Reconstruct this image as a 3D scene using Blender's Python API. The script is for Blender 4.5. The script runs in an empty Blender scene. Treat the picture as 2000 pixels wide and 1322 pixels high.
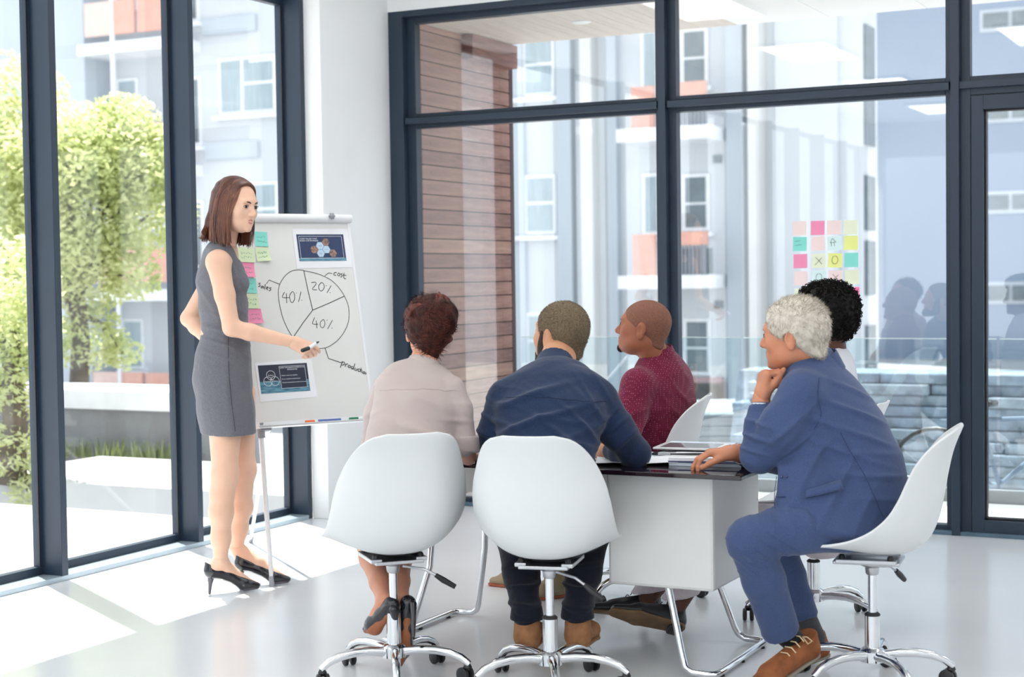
import bpy, bmesh, math, random
import numpy as np
from mathutils import Vector, Matrix
random.seed(7)
SC = bpy.context.scene
COL = SC.collection
R = math.radians

# ------------------------------------------------------------------ camera, world, sun, exposure
CAM_H = 1.40
FPX = 3100.0
YAW, PITCH, ROLL = R(26.9), R(2.25), R(0.80)

def camera_axes():
    fwd = Vector((-math.sin(YAW) * math.cos(PITCH), math.cos(YAW) * math.cos(PITCH), -math.sin(PITCH)))
    right = Vector((math.cos(YAW), math.sin(YAW), 0))
    down = fwd.cross(right)
    c, s = math.cos(ROLL), math.sin(ROLL)
    return c * right + s * down, -s * right + c * down, fwd

RGT, DWN, FWD = camera_axes()
cd = bpy.data.cameras.new('camera')
cam = bpy.data.objects.new('camera', cd)
COL.objects.link(cam)
cam.matrix_world = Matrix(((RGT.x, -DWN.x, -FWD.x, 0), (RGT.y, -DWN.y, -FWD.y, 0), (RGT.z, -DWN.z, -FWD.z, CAM_H), (0, 0, 0, 1)))
cd.sensor_width = 36.0
cd.lens = FPX / 2000 * 36
cd.clip_start = 0.05
cd.clip_end = 300
cd.dof.use_dof = True
cd.dof.focus_distance = 6.3
cd.dof.aperture_fstop = 3.2
SC.camera = cam

world = bpy.data.worlds.new('sky')
SC.world = world
world.use_nodes = True
nt = world.node_tree
nt.nodes['Background'].inputs['Color'].default_value = (0.86, 0.93, 1.0, 1)
nt.nodes['Background'].inputs['Strength'].default_value = 1.25

SUN_EL = R(65)
sd = bpy.data.lights.new('sun', 'SUN')
sd.energy = 9.0
sd.angle = R(0.6)
sd.color = (1.0, 0.97, 0.92)
sun = bpy.data.objects.new('sun', sd)
COL.objects.link(sun)
tr = Vector((0.862 * math.cos(SUN_EL), -0.507 * math.cos(SUN_EL), -math.sin(SUN_EL)))
sun.rotation_euler = tr.to_track_quat('-Z', 'Y').to_euler()
sun.location = (-12, 12, 20)

SC.view_settings.view_transform = 'Standard'
SC.view_settings.look = 'None'
SC.view_settings.gamma = 1.0
SC.view_settings.use_curve_mapping = False
SC.view_settings.exposure = 0.60
SC.cycles.transparent_max_bounces = 24
SC.cycles.max_bounces = 10
SC.cycles.diffuse_bounces = 5

def at(px, py, D):
    """world point that the photograph shows at pixel (px, py), D metres along the view axis"""
    return Vector((0, 0, CAM_H)) + D * (RGT * ((px - 1000) / FPX) + DWN * ((py - 661) / FPX) + FWD)

def vec(p):
    return Vector(p)

# ------------------------------------------------------------------ materials
MATS = {}

def mat(name, color, rough=0.5, metal=0.0, spec=0.5, var=0.04, scale=6.0, bump=0.0, bump_scale=60.0, coat=0.0, sheen=0.0, stretch=None, color2=None, sss=0.0):
    if name in MATS:
        return MATS[name]
    m = bpy.data.materials.new(name)
    m.use_nodes = True
    t = m.node_tree
    b = t.nodes['Principled BSDF']
    b.inputs['Roughness'].default_value = rough
    b.inputs['Metallic'].default_value = metal
    b.inputs['Specular IOR Level'].default_value = spec
    b.inputs['Coat Weight'].default_value = coat
    b.inputs['Sheen Weight'].default_value = sheen
    if sss:
        b.inputs['Subsurface Weight'].default_value = sss
        b.inputs['Subsurface Radius'].default_value = (0.012, 0.005, 0.003)
        b.inputs['Subsurface Scale'].default_value = 0.6
    tc = t.nodes.new('ShaderNodeTexCoord')
    src = tc.outputs['Object']
    if stretch:
        mp = t.nodes.new('ShaderNodeMapping')
        mp.inputs['Scale'].default_value = stretch
        t.links.new(src, mp.inputs['Vector'])
        src = mp.outputs['Vector']
    n = t.nodes.new('ShaderNodeTexNoise')
    n.inputs['Scale'].default_value = scale
    n.inputs['Detail'].default_value = 5
    t.links.new(src, n.inputs['Vector'])
    rp = t.nodes.new('ShaderNodeValToRGB')
    c = np.array(color[:3])
    lo = np.array(color2[:3]) if color2 is not None else np.clip(c * (1 - var * 1.6), 0, 1)
    hi = c if color2 is not None else np.clip(c * (1 + var), 0, 1)
    rp.color_ramp.elements[0].position = 0.3
    rp.color_ramp.elements[1].position = 0.7
    rp.color_ramp.elements[0].color = (*lo, 1)
    rp.color_ramp.elements[1].color = (*hi, 1)
    t.links.new(n.outputs['Fac'], rp.inputs['Fac'])
    t.links.new(rp.outputs['Color'], b.inputs['Base Color'])
    if bump:
        n2 = t.nodes.new('ShaderNodeTexNoise')
        n2.inputs['Scale'].default_value = bump_scale
        n2.inputs['Detail'].default_value = 4
        t.links.new(src, n2.inputs['Vector'])
        bp = t.nodes.new('ShaderNodeBump')
        bp.inputs['Strength'].default_value = bump
        bp.inputs['Distance'].default_value = 0.01
        t.links.new(n2.outputs['Fac'], bp.inputs['Height'])
        t.links.new(bp.outputs['Normal'], b.inputs['Normal'])
    MATS[name] = m
    return m

def srgb(r, g, b):
    return tuple(((v / 255) / 12.92 if v / 255 <= 0.04045 else ((v / 255 + 0.055) / 1.055) ** 2.4) for v in (r, g, b))

def glass_mat(name, tint=(0.97, 0.99, 1.0), base=0.05, rough=0.0):
    m = bpy.data.materials.new(name)
    m.use_nodes = True
    t = m.node_tree
    t.nodes.remove(t.nodes['Principled BSDF'])
    out = t.nodes['Material Output']
    tr_ = t.nodes.new('ShaderNodeBsdfTransparent')
    tr_.inputs['Color'].default_value = (*tint, 1)
    gl = t.nodes.new('ShaderNodeBsdfGlossy')
    gl.inputs['Roughness'].default_value = rough
    lw = t.nodes.new('ShaderNodeLayerWeight')
    lw.inputs['Blend'].default_value = 0.5
    pw = t.nodes.new('ShaderNodeMath'); pw.operation = 'POWER'; pw.inputs[1].default_value = 4.0
    ml = t.nodes.new('ShaderNodeMath'); ml.operation = 'MULTIPLY_ADD'; ml.inputs[1].default_value = 0.9; ml.inputs[2].default_value = base
    t.links.new(lw.outputs['Facing'], pw.inputs[0])
    t.links.new(pw.outputs[0], ml.inputs[0])
    mx = t.nodes.new('ShaderNodeMixShader')
    t.links.new(ml.outputs[0], mx.inputs['Fac'])
    t.links.new(tr_.outputs[0], mx.inputs[1])
    t.links.new(gl.outputs[0], mx.inputs[2])
    t.links.new(mx.outputs[0], out.inputs['Surface'])
    MATS[name] = m
    return m

def emit_mat(name, color, strength):
    m = bpy.data.materials.new(name)
    m.use_nodes = True
    b = m.node_tree.nodes['Principled BSDF']
    b.inputs['Base Color'].default_value = (*color, 1)
    b.inputs['Emission Color'].default_value = (*color, 1)
    b.inputs['Emission Strength'].default_value = strength
    MATS[name] = m
    return m

# ------------------------------------------------------------------ mesh helpers
class MB:
    """collects shapes into one mesh"""
    def __init__(s):
        s.v = []; s.f = []; s.mi = []; s.cur = 0
    def add(s, verts, faces):
        o = len(s.v)
        s.v += [tuple(p) for p in verts]
        s.f += [tuple(i + o for i in f) for f in faces]
        s.mi += [s.cur] * len(faces)
        return s
    def box(s, lo, hi, M=None):
        x0, y0, z0 = lo; x1, y1, z1 = hi
        vs = [Vector(p) for p in ((x0, y0, z0), (x1, y0, z0), (x1, y1, z0), (x0, y1, z0), (x0, y0, z1), (x1, y0, z1), (x1, y1, z1), (x0, y1, z1))]
        if M: vs = [M @ p for p in vs]
        return s.add(vs, [(3, 2, 1, 0), (4, 5, 6, 7), (0, 1, 5, 4), (1, 2, 6, 5), (2, 3, 7, 6), (3, 0, 4, 7)])
    def prism(s, pts, z0, z1, M=None):
        n = len(pts)
        vs = [Vector((x, y, z0)) for x, y in pts] + [Vector((x, y, z1)) for x, y in pts]
        if M: vs = [M @ p for p in vs]
        return s.add(vs, [tuple(range(n))[::-1], tuple(range(n, 2 * n))] + [(i, (i + 1) % n, n + (i + 1) % n, n + i) for i in range(n)])
    def tube(s, pts, r, n=10, cap=True, flat=1.0):
        pts = [Vector(p) for p in pts]
        m = len(pts)
        rs = [float(q) for q in r] if isinstance(r, (list, tuple)) else [r] * m
        vs = []; prev = None
        for i, p in enumerate(pts):
            t = (pts[min(i + 1, m - 1)] - pts[max(i - 1, 0)]).normalized()
            if prev is None:
                a = Vector((0, 0, 1)) if abs(t.z) < 0.9 else Vector((1, 0, 0))
                u = t.cross(a).normalized()
            else:
                u = (prev - t * prev.dot(t)).normalized()
            prev = u
            w = t.cross(u)
            for k in range(n):
                a = 2 * math.pi * k / n
                vs.append(p + rs[i] * (math.cos(a) * u + math.sin(a) * w * flat))
        fs = [(i * n + k, i * n + (k + 1) % n, (i + 1) * n + (k + 1) % n, (i + 1) * n + k) for i in range(m - 1) for k in range(n)]
        if cap:
            fs += [tuple(range(n))[::-1], tuple((m - 1) * n + k for k in range(n))]
        return s.add(vs, fs)
    def lathe(s, prof, n=20, M=None):
        vs = []
        for r, z in prof:
            for k in range(n):
                a = 2 * math.pi * k / n
                p = Vector((r * math.cos(a), r * math.sin(a), z))
                vs.append(M @ p if M else p)
        m = len(prof)
        fs = [(i * n + k, i * n + (k + 1) % n, (i + 1) * n + (k + 1) % n, (i + 1) * n + k) for i in range(m - 1) for k in range(n)]
        fs += [tuple(range(n))[::-1], tuple((m - 1) * n + k for k in range(n))]
        return s.add(vs, fs)
    def ball(s, c, r, n=10, m=7):
        c = Vector(c); rr = r if isinstance(r, (tuple, list)) else (r, r, r)
        vs = [c + Vector((0, 0, -rr[2]))]
        for j in range(1, m):
            ph = -math.pi / 2 + math.pi * j / m
            for k in range(n):
                a = 2 * math.pi * k / n
                vs.append(c + Vector((rr[0] * math.cos(ph) * math.cos(a), rr[1] * math.cos(ph) * math.sin(a), rr[2] * math.sin(ph))))
        vs.append(c + Vector((0, 0, rr[2])))
        fs = [(0, 1 + (k + 1) % n, 1 + k) for k in range(n)]
        for j in range(m - 2):
            o = 1 + j * n
            fs += [(o + k, o + (k + 1) % n, o + n + (k + 1) % n, o + n + k) for k in range(n)]
        o = 1 + (m - 2) * n
        fs += [(o + k, o + (k + 1) % n, len(vs) - 1) for k in range(n)]
        return s.add(vs, fs)
    def grid(s, fn, nu, nv):
        vs = [fn(i / (nu - 1), j / (nv - 1)) for j in range(nv) for i in range(nu)]
        fs = [(j * nu + i, j * nu + i + 1, (j + 1) * nu + i + 1, (j + 1) * nu + i) for j in range(nv - 1) for i in range(nu - 1)]
        return s.add(vs, fs)
    def build(s, name, material=None, parent=None, smooth=False, bevel=0.0, solid=0.0, sub=0):
        me = bpy.data.meshes.new(name)
        me.from_pydata(s.v, [], s.f)
        ms = material if isinstance(material, (list, tuple)) else [material]
        for m in ms:
            if m: me.materials.append(m)
        if len(ms) > 1:
            me.polygons.foreach_set('material_index', s.mi)
        if smooth:
            me.polygons.foreach_set('use_smooth', [True] * len(me.polygons))
            if smooth == 'auto':
                me.set_sharp_from_angle(angle=R(40))
        me.update()
        o = bpy.data.objects.new(name, me)
        COL.objects.link(o)
        if parent: o.parent = parent
        if solid:
            md = o.modifiers.new('solid', 'SOLIDIFY'); md.thickness = solid; md.offset = 0
        if bevel:
            md = o.modifiers.new('bevel', 'BEVEL'); md.width = bevel; md.segments = 2; md.limit_method = 'ANGLE'
        if sub:
            md = o.modifiers.new('sub', 'SUBSURF'); md.levels = sub; md.render_levels = sub
        return o

def tag(o, label=None, cat=None, group=None, kind=None):
    if label: o['label'] = label
    if cat: o['category'] = cat
    if group: o['group'] = group
    if kind: o['kind'] = kind
    return o

def empty(name, loc=(0, 0, 0), rz=0.0, label=None, cat=None, group=None, kind=None, parent=None):
    o = bpy.data.objects.new(name, None)
    o.empty_display_size = 0.1
    COL.objects.link(o)
    o.location = loc
    o.rotation_euler = (0, 0, rz)
    if parent: o.parent = parent
    return tag(o, label, cat, group, kind)

def copy_tree(o, parent=None):
    c = o.copy()
    COL.objects.link(c)
    if parent: c.parent = parent
    for ch in list(o.children):
        copy_tree(ch, c)
    return c

def boxobj(name, lo, hi, material, parent=None, bevel=0.0):
    return MB().box(lo, hi).build(name, material, parent, bevel=bevel)

def struct(o):
    o['kind'] = 'structure'
    return o
# ------------------------------------------------------------------ room shell
M_floor = mat('floor_epoxy', (0.74, 0.755, 0.77), rough=0.2, spec=0.5, var=0.02, scale=1.6, bump=0.015, bump_scale=3)
M_wall = mat('white_paint', (0.86, 0.865, 0.87), rough=0.65, var=0.012, scale=3, bump=0.02, bump_scale=140)
M_ceil = mat('ceiling_paint', (0.86, 0.86, 0.85), rough=0.8, var=0.01)
M_frame = mat('dark_blue_grey_aluminium', srgb(36, 51, 68), rough=0.42, metal=0.0, spec=0.5, var=0.06, scale=4, bump=0.02, bump_scale=30)
M_gasket = mat('black_gasket', (0.01, 0.012, 0.016), rough=0.5)
M_sill = mat('grey_sill_metal', srgb(170, 185, 194), rough=0.35, metal=0.35, var=0.05, scale=8)
M_glass = glass_mat('window_glass', (0.985, 0.995, 1.0), base=0.11)
M_glass_l = glass_mat('side_window_glass', (0.985, 0.995, 1.0), base=0.03)

XL = -5.24          # inner face of the glazed side wall
YB = 8.47           # inner face of the glazed end wall
ZC = 3.35
struct(boxobj('floor', (XL - 0.14, -4, -0.2), (4.2, YB + 0.1, 0.0), M_floor))
struct(boxobj('ceiling', (XL - 0.2, -4, ZC), (4.2, YB + 0.2, ZC + 0.2), M_ceil))
struct(boxobj('wall_right', (4.0, -4, 0), (4.2, YB + 0.2, ZC), M_wall))
m = MB(); m.box((XL - 0.2, -4.2, 0), (4.2, -4, 0.5)); m.box((XL - 0.2, -4.2, 2.9), (4.2, -4, ZC))
for x in (-5.3, -2.3, 0.9, 4.0): m.box((x - 0.14, -4.2, 0.5), (x + 0.14, -4, 2.9))
struct(m.build('wall_rear', M_wall))
struct(MB().box((XL - 0.0, 7.715, 0), (-5.126, YB + 0.13, ZC)).build('wall_pillar', M_wall, bevel=0.004))
struct(boxobj('wall_left', (XL - 0.16, -4, 3.03), (XL, 7.715, ZC), M_wall))
struct(boxobj('wall_back', (-5.126, YB, 3.037), (4.0, YB + 0.13, ZC), M_wall))
for i, (x0, x1, y0, y1) in enumerate(((XL, XL + 0.0, 0, 0),)):
    pass

# side glazing: slim deep posts with a glazing frame behind them
post_y = [7.697 - 1.021 * k for k in range(12)]
for k, y in enumerate(post_y):
    w = 0.021
    o = struct(boxobj('trim_1', (XL - 0.125, y - w, 0.0), (XL, y + w, 3.03), M_frame, bevel=0.002))
    o.name = 'trim_%d' % (k + 1)
struct(boxobj('trim_13', (XL - 0.12, -4, 0.0), (XL + 0.004, 7.674, 0.024), M_sill, bevel=0.002))
for k in range(11):
    y1, y0 = post_y[k] - 0.0, post_y[k + 1]
    win = struct(empty('window_%d' % (k + 1), (XL - 0.14, y0, 0)))
    def wb(name, lo, hi, material, bevel=0.0015):
        o = boxobj(name, lo, hi, material, None, bevel=bevel)
        o.parent = win
        o.matrix_parent_inverse = Matrix.Translation((-(XL - 0.14), -y0, 0))
        return o
    xa, xb = XL - 0.165, XL - 0.118
    wb('stile', (xa, y1 - 0.034, 0.02), (xb, y1 - 0.0, 3.03), M_frame)
    wb('stile', (xa, y0 + 0.0, 0.02), (xb, y0 + 0.05, 3.03), M_frame)
    wb('bottom_rail', (xa, y0 + 0.05, 0.0), (xb, y1 - 0.034, 0.062), M_frame)
    wb('top_rail', (xa, y0 + 0.05, 2.985), (xb, y1 - 0.034, 3.03), M_frame)
    wb('gasket', (xb - 0.004, y1 - 0.042, 0.062), (xb + 0.001, y1 - 0.034, 2.985), M_gasket, 0)
    wb('pane', (XL - 0.145, y0 + 0.05, 0.062), (XL - 0.139, y1 - 0.034, 2.985), M_glass_l, 0)

# end glazing
GY = 8.56
def fb(name, x0, x1, y0, y1, z0, z1, material=None, parent=None):
    return boxobj(name, (x0, y0, z0), (x1, y1, z1), material or M_frame, parent, bevel=0.002)
struct(fb('trim_14', -5.126, -5.027, YB, YB + 0.12, 0, 3.037))
mull = [(-3.347, -3.304), (-1.712, -1.668), (-0.12, -0.08), (1.5, 1.54), (3.1, 3.14)]
for k, (a, b) in enumerate(mull):
    struct(fb('trim_%d' % (15 + k), a, b, YB, YB + 0.09, 0, 3.037))
struct(fb('trim_21', -5.027, 4.0, YB, YB + 0.07, 3.0, 3.037))
struct(boxobj('trim_22', (-5.027, YB + 0.005, 0.0), (4.0, YB + 0.065, 0.02), mat('slate_blue_sill', srgb(84, 108, 128), rough=0.35, var=0.1, scale=14), bevel=0.002))
bays = [(-5.027, -3.347), (-3.304, -1.712), (-1.668, -0.12), (-0.08, 1.5), (1.54, 3.1), (3.14, 4.0)]
for k, (a, b) in enumerate(bays):
    struct(fb('trim_%d' % (23 + k), a + 0.012 * (k < 2), b - 0.008, YB + 0.008 * (k == 2), YB + 0.07, 2.343, 2.381))
    dl = 0.057 if k == 0 else 0.046
    for row, (z0, z1) in enumerate(((0.0, 2.362), (2.362, 3.0))):
        if k == 2 and row == 0:
            continue
        win = struct(empty('window_%d' % (20 + 2 * k + row), (0, 0, 0)))
        y0, y1 = GY - 0.032, GY + 0.03
        g = (a + dl, b - 0.036, (0.045 if row == 0 else 2.41), (2.32 if row == 0 else 2.964))
        fb('stile', a - 0.004, g[0], y0, y1, z0, z1 + 0.03, parent=win)
        fb('stile', g[1], b + 0.004, y0, y1, z0, z1 + 0.03, parent=win)
        fb('bottom_rail', g[0], g[1], y0, y1, z0, g[2], parent=win)
        fb('top_rail', g[0], g[1], y0, y1, g[3], z1 + 0.03, parent=win)
        MB().box((g[0], GY, g[2]), (g[1], GY + 0.006, g[3])).build('pane', M_glass, win)
# glazed door in the third bay
a, b = bays[2]
dr = struct(empty('door_1', (0, 0, 0)))
fb('jamb', a - 0.004, a + 0.052, GY - 0.05, GY + 0.03, 0, 2.362, parent=dr)
fb('head', a + 0.052, b, GY - 0.05, GY + 0.03, 2.31, 2.362, parent=dr)
fb('stile', a + 0.056, a + 0.118, GY - 0.06, GY + 0.02, 0.012, 2.305, parent=dr)
fb('stile', b - 0.11, b - 0.03, GY - 0.06, GY + 0.02, 0.012, 2.305, parent=dr)
fb('top_rail', a + 0.118, b - 0.11, GY - 0.06, GY + 0.02, 2.232, 2.305, parent=dr)
fb('bottom_rail', a + 0.118, b - 0.11, GY - 0.06, GY + 0.02, 0.012, 0.085, parent=dr)
fb('glazing_bead', a + 0.118, a + 0.128, GY - 0.03, GY + 0.015, 0.085, 2.232, M_gasket, dr)
fb('glazing_bead', a + 0.118, b - 0.11, GY - 0.03, GY + 0.015, 2.222, 2.232, M_gasket, dr)
fb('glazing_bead', a + 0.118, b - 0.11, GY - 0.03, GY + 0.015, 0.085, 0.097, M_gasket, dr)
MB().box((a + 0.128, GY, 0.097), (b - 0.11, GY + 0.006, 2.222)).build('pane', M_glass, dr)

# ceiling lamps added unseen above the frame to brighten the room: recessed white panels
M_fill = emit_mat('lamp_diffuser', (1.0, 0.985, 0.96), 3.0)
M_fillf = mat('lamp_frame_white', (0.8, 0.8, 0.8), rough=0.4)
fills = [(x, y) for x in (-4.0, -2.0, 0.0, 2.2) for y in (-2.2, 0.6, 3.4, 6.2)]
words = ['first', 'second', 'third', 'fourth']
for i, (x, y) in enumerate(fills):
    t = empty('ceiling_lamp', (x, y, ZC), 0, 'flat white ceiling panel lamp, %s row from the side windows, %s from the rear wall' % (words[i // 4], words[i % 4]), 'lamp', 'panel lamps in the ceiling')
    f = MB()
    for lo, hi in (((-.32, -.62, -.03), (.32, -.6, 0)), ((-.32, .6, -.03), (.32, .62, 0)), ((-.32, -.6, -.03), (-.3, .6, 0)), ((.3, -.6, -.03), (.32, .6, 0))):
        f.box(lo, hi)
    f.build('frame', M_fillf, t)
    MB().box((-.3, -.6, -.022), (.3, .6, -.004)).build('diffuser', M_fill, t)
# ------------------------------------------------------------------ furniture materials
M_shell = mat('white_plastic_shell', (0.75, 0.765, 0.77), rough=0.35, spec=0.45, var=0.01)
M_chrome = mat('chrome', (0.78, 0.79, 0.81), rough=0.1, metal=1.0, var=0.03)
M_steel = mat('satin_steel', (0.55, 0.56, 0.58), rough=0.28, metal=1.0, var=0.05)
M_black = mat('black_plastic', (0.012, 0.012, 0.014), rough=0.42, var=0.2)
M_rubber = mat('dark_rubber', (0.03, 0.03, 0.032), rough=0.7)
M_tabletop = mat('black_gloss_glass', (0.012, 0.004, 0.008), rough=0.04, spec=0.7, var=0.05)
M_laq = mat('white_lacquer', (0.80, 0.795, 0.78), rough=0.28, var=0.012, bump=0.01, bump_scale=20)

def spline(keys, x):
    xs = [k[0] for k in keys]; ys = [k[1] for k in keys]
    if x <= xs[0]: return ys[0]
    if x >= xs[-1]: return ys[-1]
    for i in range(len(xs) - 1):
        if x <= xs[i + 1]:
            p0 = ys[max(i - 1, 0)]; p1 = ys[i]; p2 = ys[i + 1]; p3 = ys[min(i + 2, len(ys) - 1)]
            h = xs[i + 1] - xs[i]
            m1 = (p2 - p0) / (xs[i + 1] - xs[max(i - 1, 0)]) * h
            m2 = (p3 - p1) / (xs[min(i + 2, len(xs) - 1)] - xs[i]) * h
            t = (x - xs[i]) / h
            return (2 * t ** 3 - 3 * t ** 2 + 1) * p1 + (t ** 3 - 2 * t ** 2 + t) * m1 + (-2 * t ** 3 + 3 * t ** 2) * p2 + (t ** 3 - t ** 2) * m2

SEAT_Z = 0.045
PROF = [(0.0, .225, .425), (0.06, .205, .437), (0.16, .15, .437), (0.27, .06, .425), (0.37, -.04, .412), (0.46, -.12, .418), (0.54, -.178, .455), (0.62, -.212, .52), (0.70, -.23, .595), (0.80, -.245, .68), (0.90, -.265, .765), (1.0, -.295, .84)]
WID = [(0.0, .15), (0.03, .178), (0.08, .205), (0.16, .222), (0.3, .232), (0.46, .236), (0.56, .236), (0.66, .228), (0.78, .207), (0.86, .188), (0.92, .168), (0.96, .147), (0.985, .122), (1.0, .085)]
EDGE = [(0.0, .225, .428), (0.12, .18, .450), (0.25, .10, .462), (0.37, .03, .482), (0.46, -.03, .515), (0.54, -.08, .562), (0.62, -.114, .618), (0.70, -.139, .675), (0.80, -.168, .732), (0.9, -.217, .789), (1.0, -.288, .842)]
EY = [(a, b) for a, b, c in EDGE]
EZ = [(a, c + SEAT_Z) for a, b, c in EDGE]
PY = [(a, b) for a, b, c in PROF]
PZ = [(a, c + SEAT_Z) for a, b, c in PROF]

def shell_point(u, v):
    y, z = spline(PY, v), spline(PZ, v)
    w = spline(WID, v)
    s = 2 * u - 1
    k = abs(s) ** 2.4
    return Vector((s * w, y + (spline(EY, v) - y) * k, z + (spline(EZ, v) - z) * k))

def make_chair():
    t = empty('shell_chair')
    sh = MB().grid(shell_point, 25, 45).build('seat_shell', M_shell, t, smooth=True, solid=0.009)
    b = sh.modifiers.new('round', 'BEVEL'); b.width = 0.003; b.segments = 2; b.limit_method = 'ANGLE'; b.angle_limit = R(50)
    z0 = .412 + SEAT_Z - .008
    m = MB(); m.box((-.085, -.1, z0 - .03), (.085, .12, z0 - .018)); m.box((-.1, -.09, z0 - .024), (-.06, .11, z0 - .010)); m.box((.06, -.09, z0 - .024), (.1, .11, z0 - .010))
    br = m.build('bracket', M_steel, t, bevel=0.003)
    for sx in (-.08, .08):
        for sy in (-.07, .09):
            m = MB(); m.lathe([(.011, z0 - .018), (.011, z0 - .002), (.007, z0 + .004)], 10, Matrix.Translation((sx, sy, 0))); m.build('mount_bolt', M_black, br, smooth='auto')
    MB().lathe([(.018, z0 - .075), (.022, z0 - .07), (.024, z0 - .05), (.045, z0 - .04), (.05, z0 - .028)], 18).build('lift_head', M_steel, t, smooth='auto')
    MB().lathe([(.0145, .2), (.0145, z0 - .06)], 18).build('piston', M_chrome, t, smooth='auto')
    MB().lathe([(.026, .235), (.027, .24), (.02, .246)], 18).build('collar', M_rubber, t, smooth='auto')
    MB().lathe([(.026, .095), (.026, .235)], 20).build('column', M_chrome, t, smooth='auto')
    MB().lathe([(.03, .075), (.043, .08), (.043, .115), (.034, .125), (.028, .128)], 22).build('hub', M_chrome, t, smooth='auto')
    lv = MB(); lv.tube([(.03, -.02, z0 - .05), (.1, -.05, z0 - .062), (.14, -.065, z0 - .085)], .005, 8).build('lever', M_steel, t, smooth='auto')
    MB().tube([(.135, -.064, z0 - .082), (.16, -.073, z0 - .1), (.2, -.085, z0 - .125)], [.008, .011, .009], 8).build('lever_grip', M_black, t, smooth='auto')
    for k in range(5):
        a = 2 * math.pi * k / 5 + R(-90)
        d = Vector((math.cos(a), math.sin(a), 0))
        pts = [d * r + Vector((0, 0, z)) for r, z in ((.03, .1), (.09, .108), (.15, .108), (.2, .1), (.24, .085), (.268, .062))]
        lg = MB().tube(pts, [.017, .016, .0155, .015, .014, .013], 12).build('leg', M_chrome, t, smooth='auto')
        c = d * .262
        e = d.cross(Vector((0, 0, 1)))
        ca = a + 0.9 + k * 1.7
        ex = Vector((math.cos(ca), math.sin(ca), 0)); ey = Vector((-math.sin(ca), math.cos(ca), 0))
        Mx = Matrix.Translation(c + ex * .012 + Vector((0, 0, .026))) @ Matrix(((ex.x, 0, ey.x, 0), (ex.y, 0, ey.y, 0), (0, 1, 0, 0), (0, 0, 0, 1)))
        w = MB()
        for s in (-1, 1):
            w.lathe([(.019, s * .006), (.0255, s * .009), (.0255, s * .019), (.021, s * .022)][:: s], 16, Mx)
        cs = w.build('castor', M_black, t, smooth='auto')
        hd = MB()
        for s in (-1, 1):
            hd.lathe([(.0285, s * .004), (.0285, s * .0045)][:: s], 16, Mx)
        hood = []
        MB().lathe([(.008, .04), (.016, .052), (.009, .066)], 12, Matrix.Translation(c)).build('castor_stem', M_black, cs, smooth='auto')
    return t

chair0 = make_chair()
CH = [
    ((-2.865, 4.706), 46, 'white shell chair on castors under the woman in the pale blouse'),
    ((-2.32, 4.829), 13, 'white shell chair on castors under the man in the navy shirt'),
    ((-1.337, 5.305), 97, 'white shell chair on castors under the man in the blue suit'),
    ((-2.585, 6.32), 104, 'white shell chair on castors behind the man in the maroon dotted shirt'),
    ((-1.80, 6.20), 92, 'white shell chair on castors on the far table side, behind the suited man'),
]
CHAIRS = []
for i, ((x, y), ang, lab) in enumerate(CH):
    o = chair0 if i == 0 else copy_tree(chair0)
    o.location = (x, y, 0)
    o.rotation_euler = (0, 0, R(ang))
    tag(o, lab, 'chair', 'white shell chairs around the table')
    CHAIRS.append(o)
    for ch in o.children:
        if ch.name.split('.')[0] in ('leg', 'castor'):
            ch.rotation_euler = (0, 0, YAW - R(ang) + R((6, 3, 14, 20, -20)[i]))

# ------------------------------------------------------------------ table
TZ = 0.72
tb = empty('meeting_table', (-2.52, 5.48, 0), 0, 'white meeting table with black gloss top and chrome sled legs', 'table')
def tpart(o):
    o.parent = tb; o.matrix_parent_inverse = Matrix.Translation((2.52, -5.48, 0)); return o
tpart(boxobj('table_top', (-3.2, 5.06, TZ - .016), (-1.715, 5.9, TZ), M_tabletop, bevel=0.003))
tpart(boxobj('pedestal_body', (-2.245, 5.155, .30), (-1.848, 5.66, TZ - .018), M_laq, bevel=0.012))
tpart(boxobj('apron_panel', (-3.14, 5.165, .60), (-2.245, 5.183, TZ - .016), M_laq, bevel=0.003))
tpart(boxobj('apron_panel', (-3.14, 5.62, .60), (-2.245, 5.638, TZ - .016), M_laq, bevel=0.003))
for x0, xu, xf in ((-2.98, -3.075, -3.18), (-2.075, -1.95, -1.84)):
    sg = 1 if xf > xu else -1
    def half(y, yi):
        return [(x0, y + (.1 if yi > y else -.08), TZ - .02), (x0 + .3 * (xu - x0), y + (.07 if yi > y else -.05), .3), (xu - .012 * sg, y + (.01 if yi > y else -.01), .06), (xu, y, .032), (xu + .025 * sg, y, .018), (xf - .03 * sg, y, .016), (xf - .006 * sg, y + (.01 if yi > y else -.01), .016), (xf, y + (.035 if yi > y else -.035), .016)]
    a_, b_ = half(5.14, 6), half(5.71, 5)
    tpart(MB().tube(a_ + b_[::-1], .0125, 12).build('sled_leg', M_chrome, smooth='auto'))
    for y in (5.2, 5.42, 5.65):
        tpart(MB().lathe([(.012, 0), (.012, .006), (.006, .012)], 10, Matrix.Translation((xf, y, 0))).build('glide', M_black, smooth='auto'))

# things on the table
M_paper = mat('paper_white', (0.84, 0.85, 0.88), rough=0.7, var=0.01)
M_paper_b = mat('paper_bluish', (0.66, 0.72, 0.82), rough=0.7, var=0.02)
M_tabwhite = mat('tablet_white', (0.82, 0.82, 0.83), rough=0.2, var=0.01)
M_screen = mat('tablet_screen', (0.22, 0.23, 0.25), rough=0.06, spec=0.6, var=0.03)
M_pencil = mat('pen_black', (0.02, 0.02, 0.025), rough=0.3)
M_red = mat('red_plastic', (0.5, 0.02, 0.04), rough=0.4)

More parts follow.
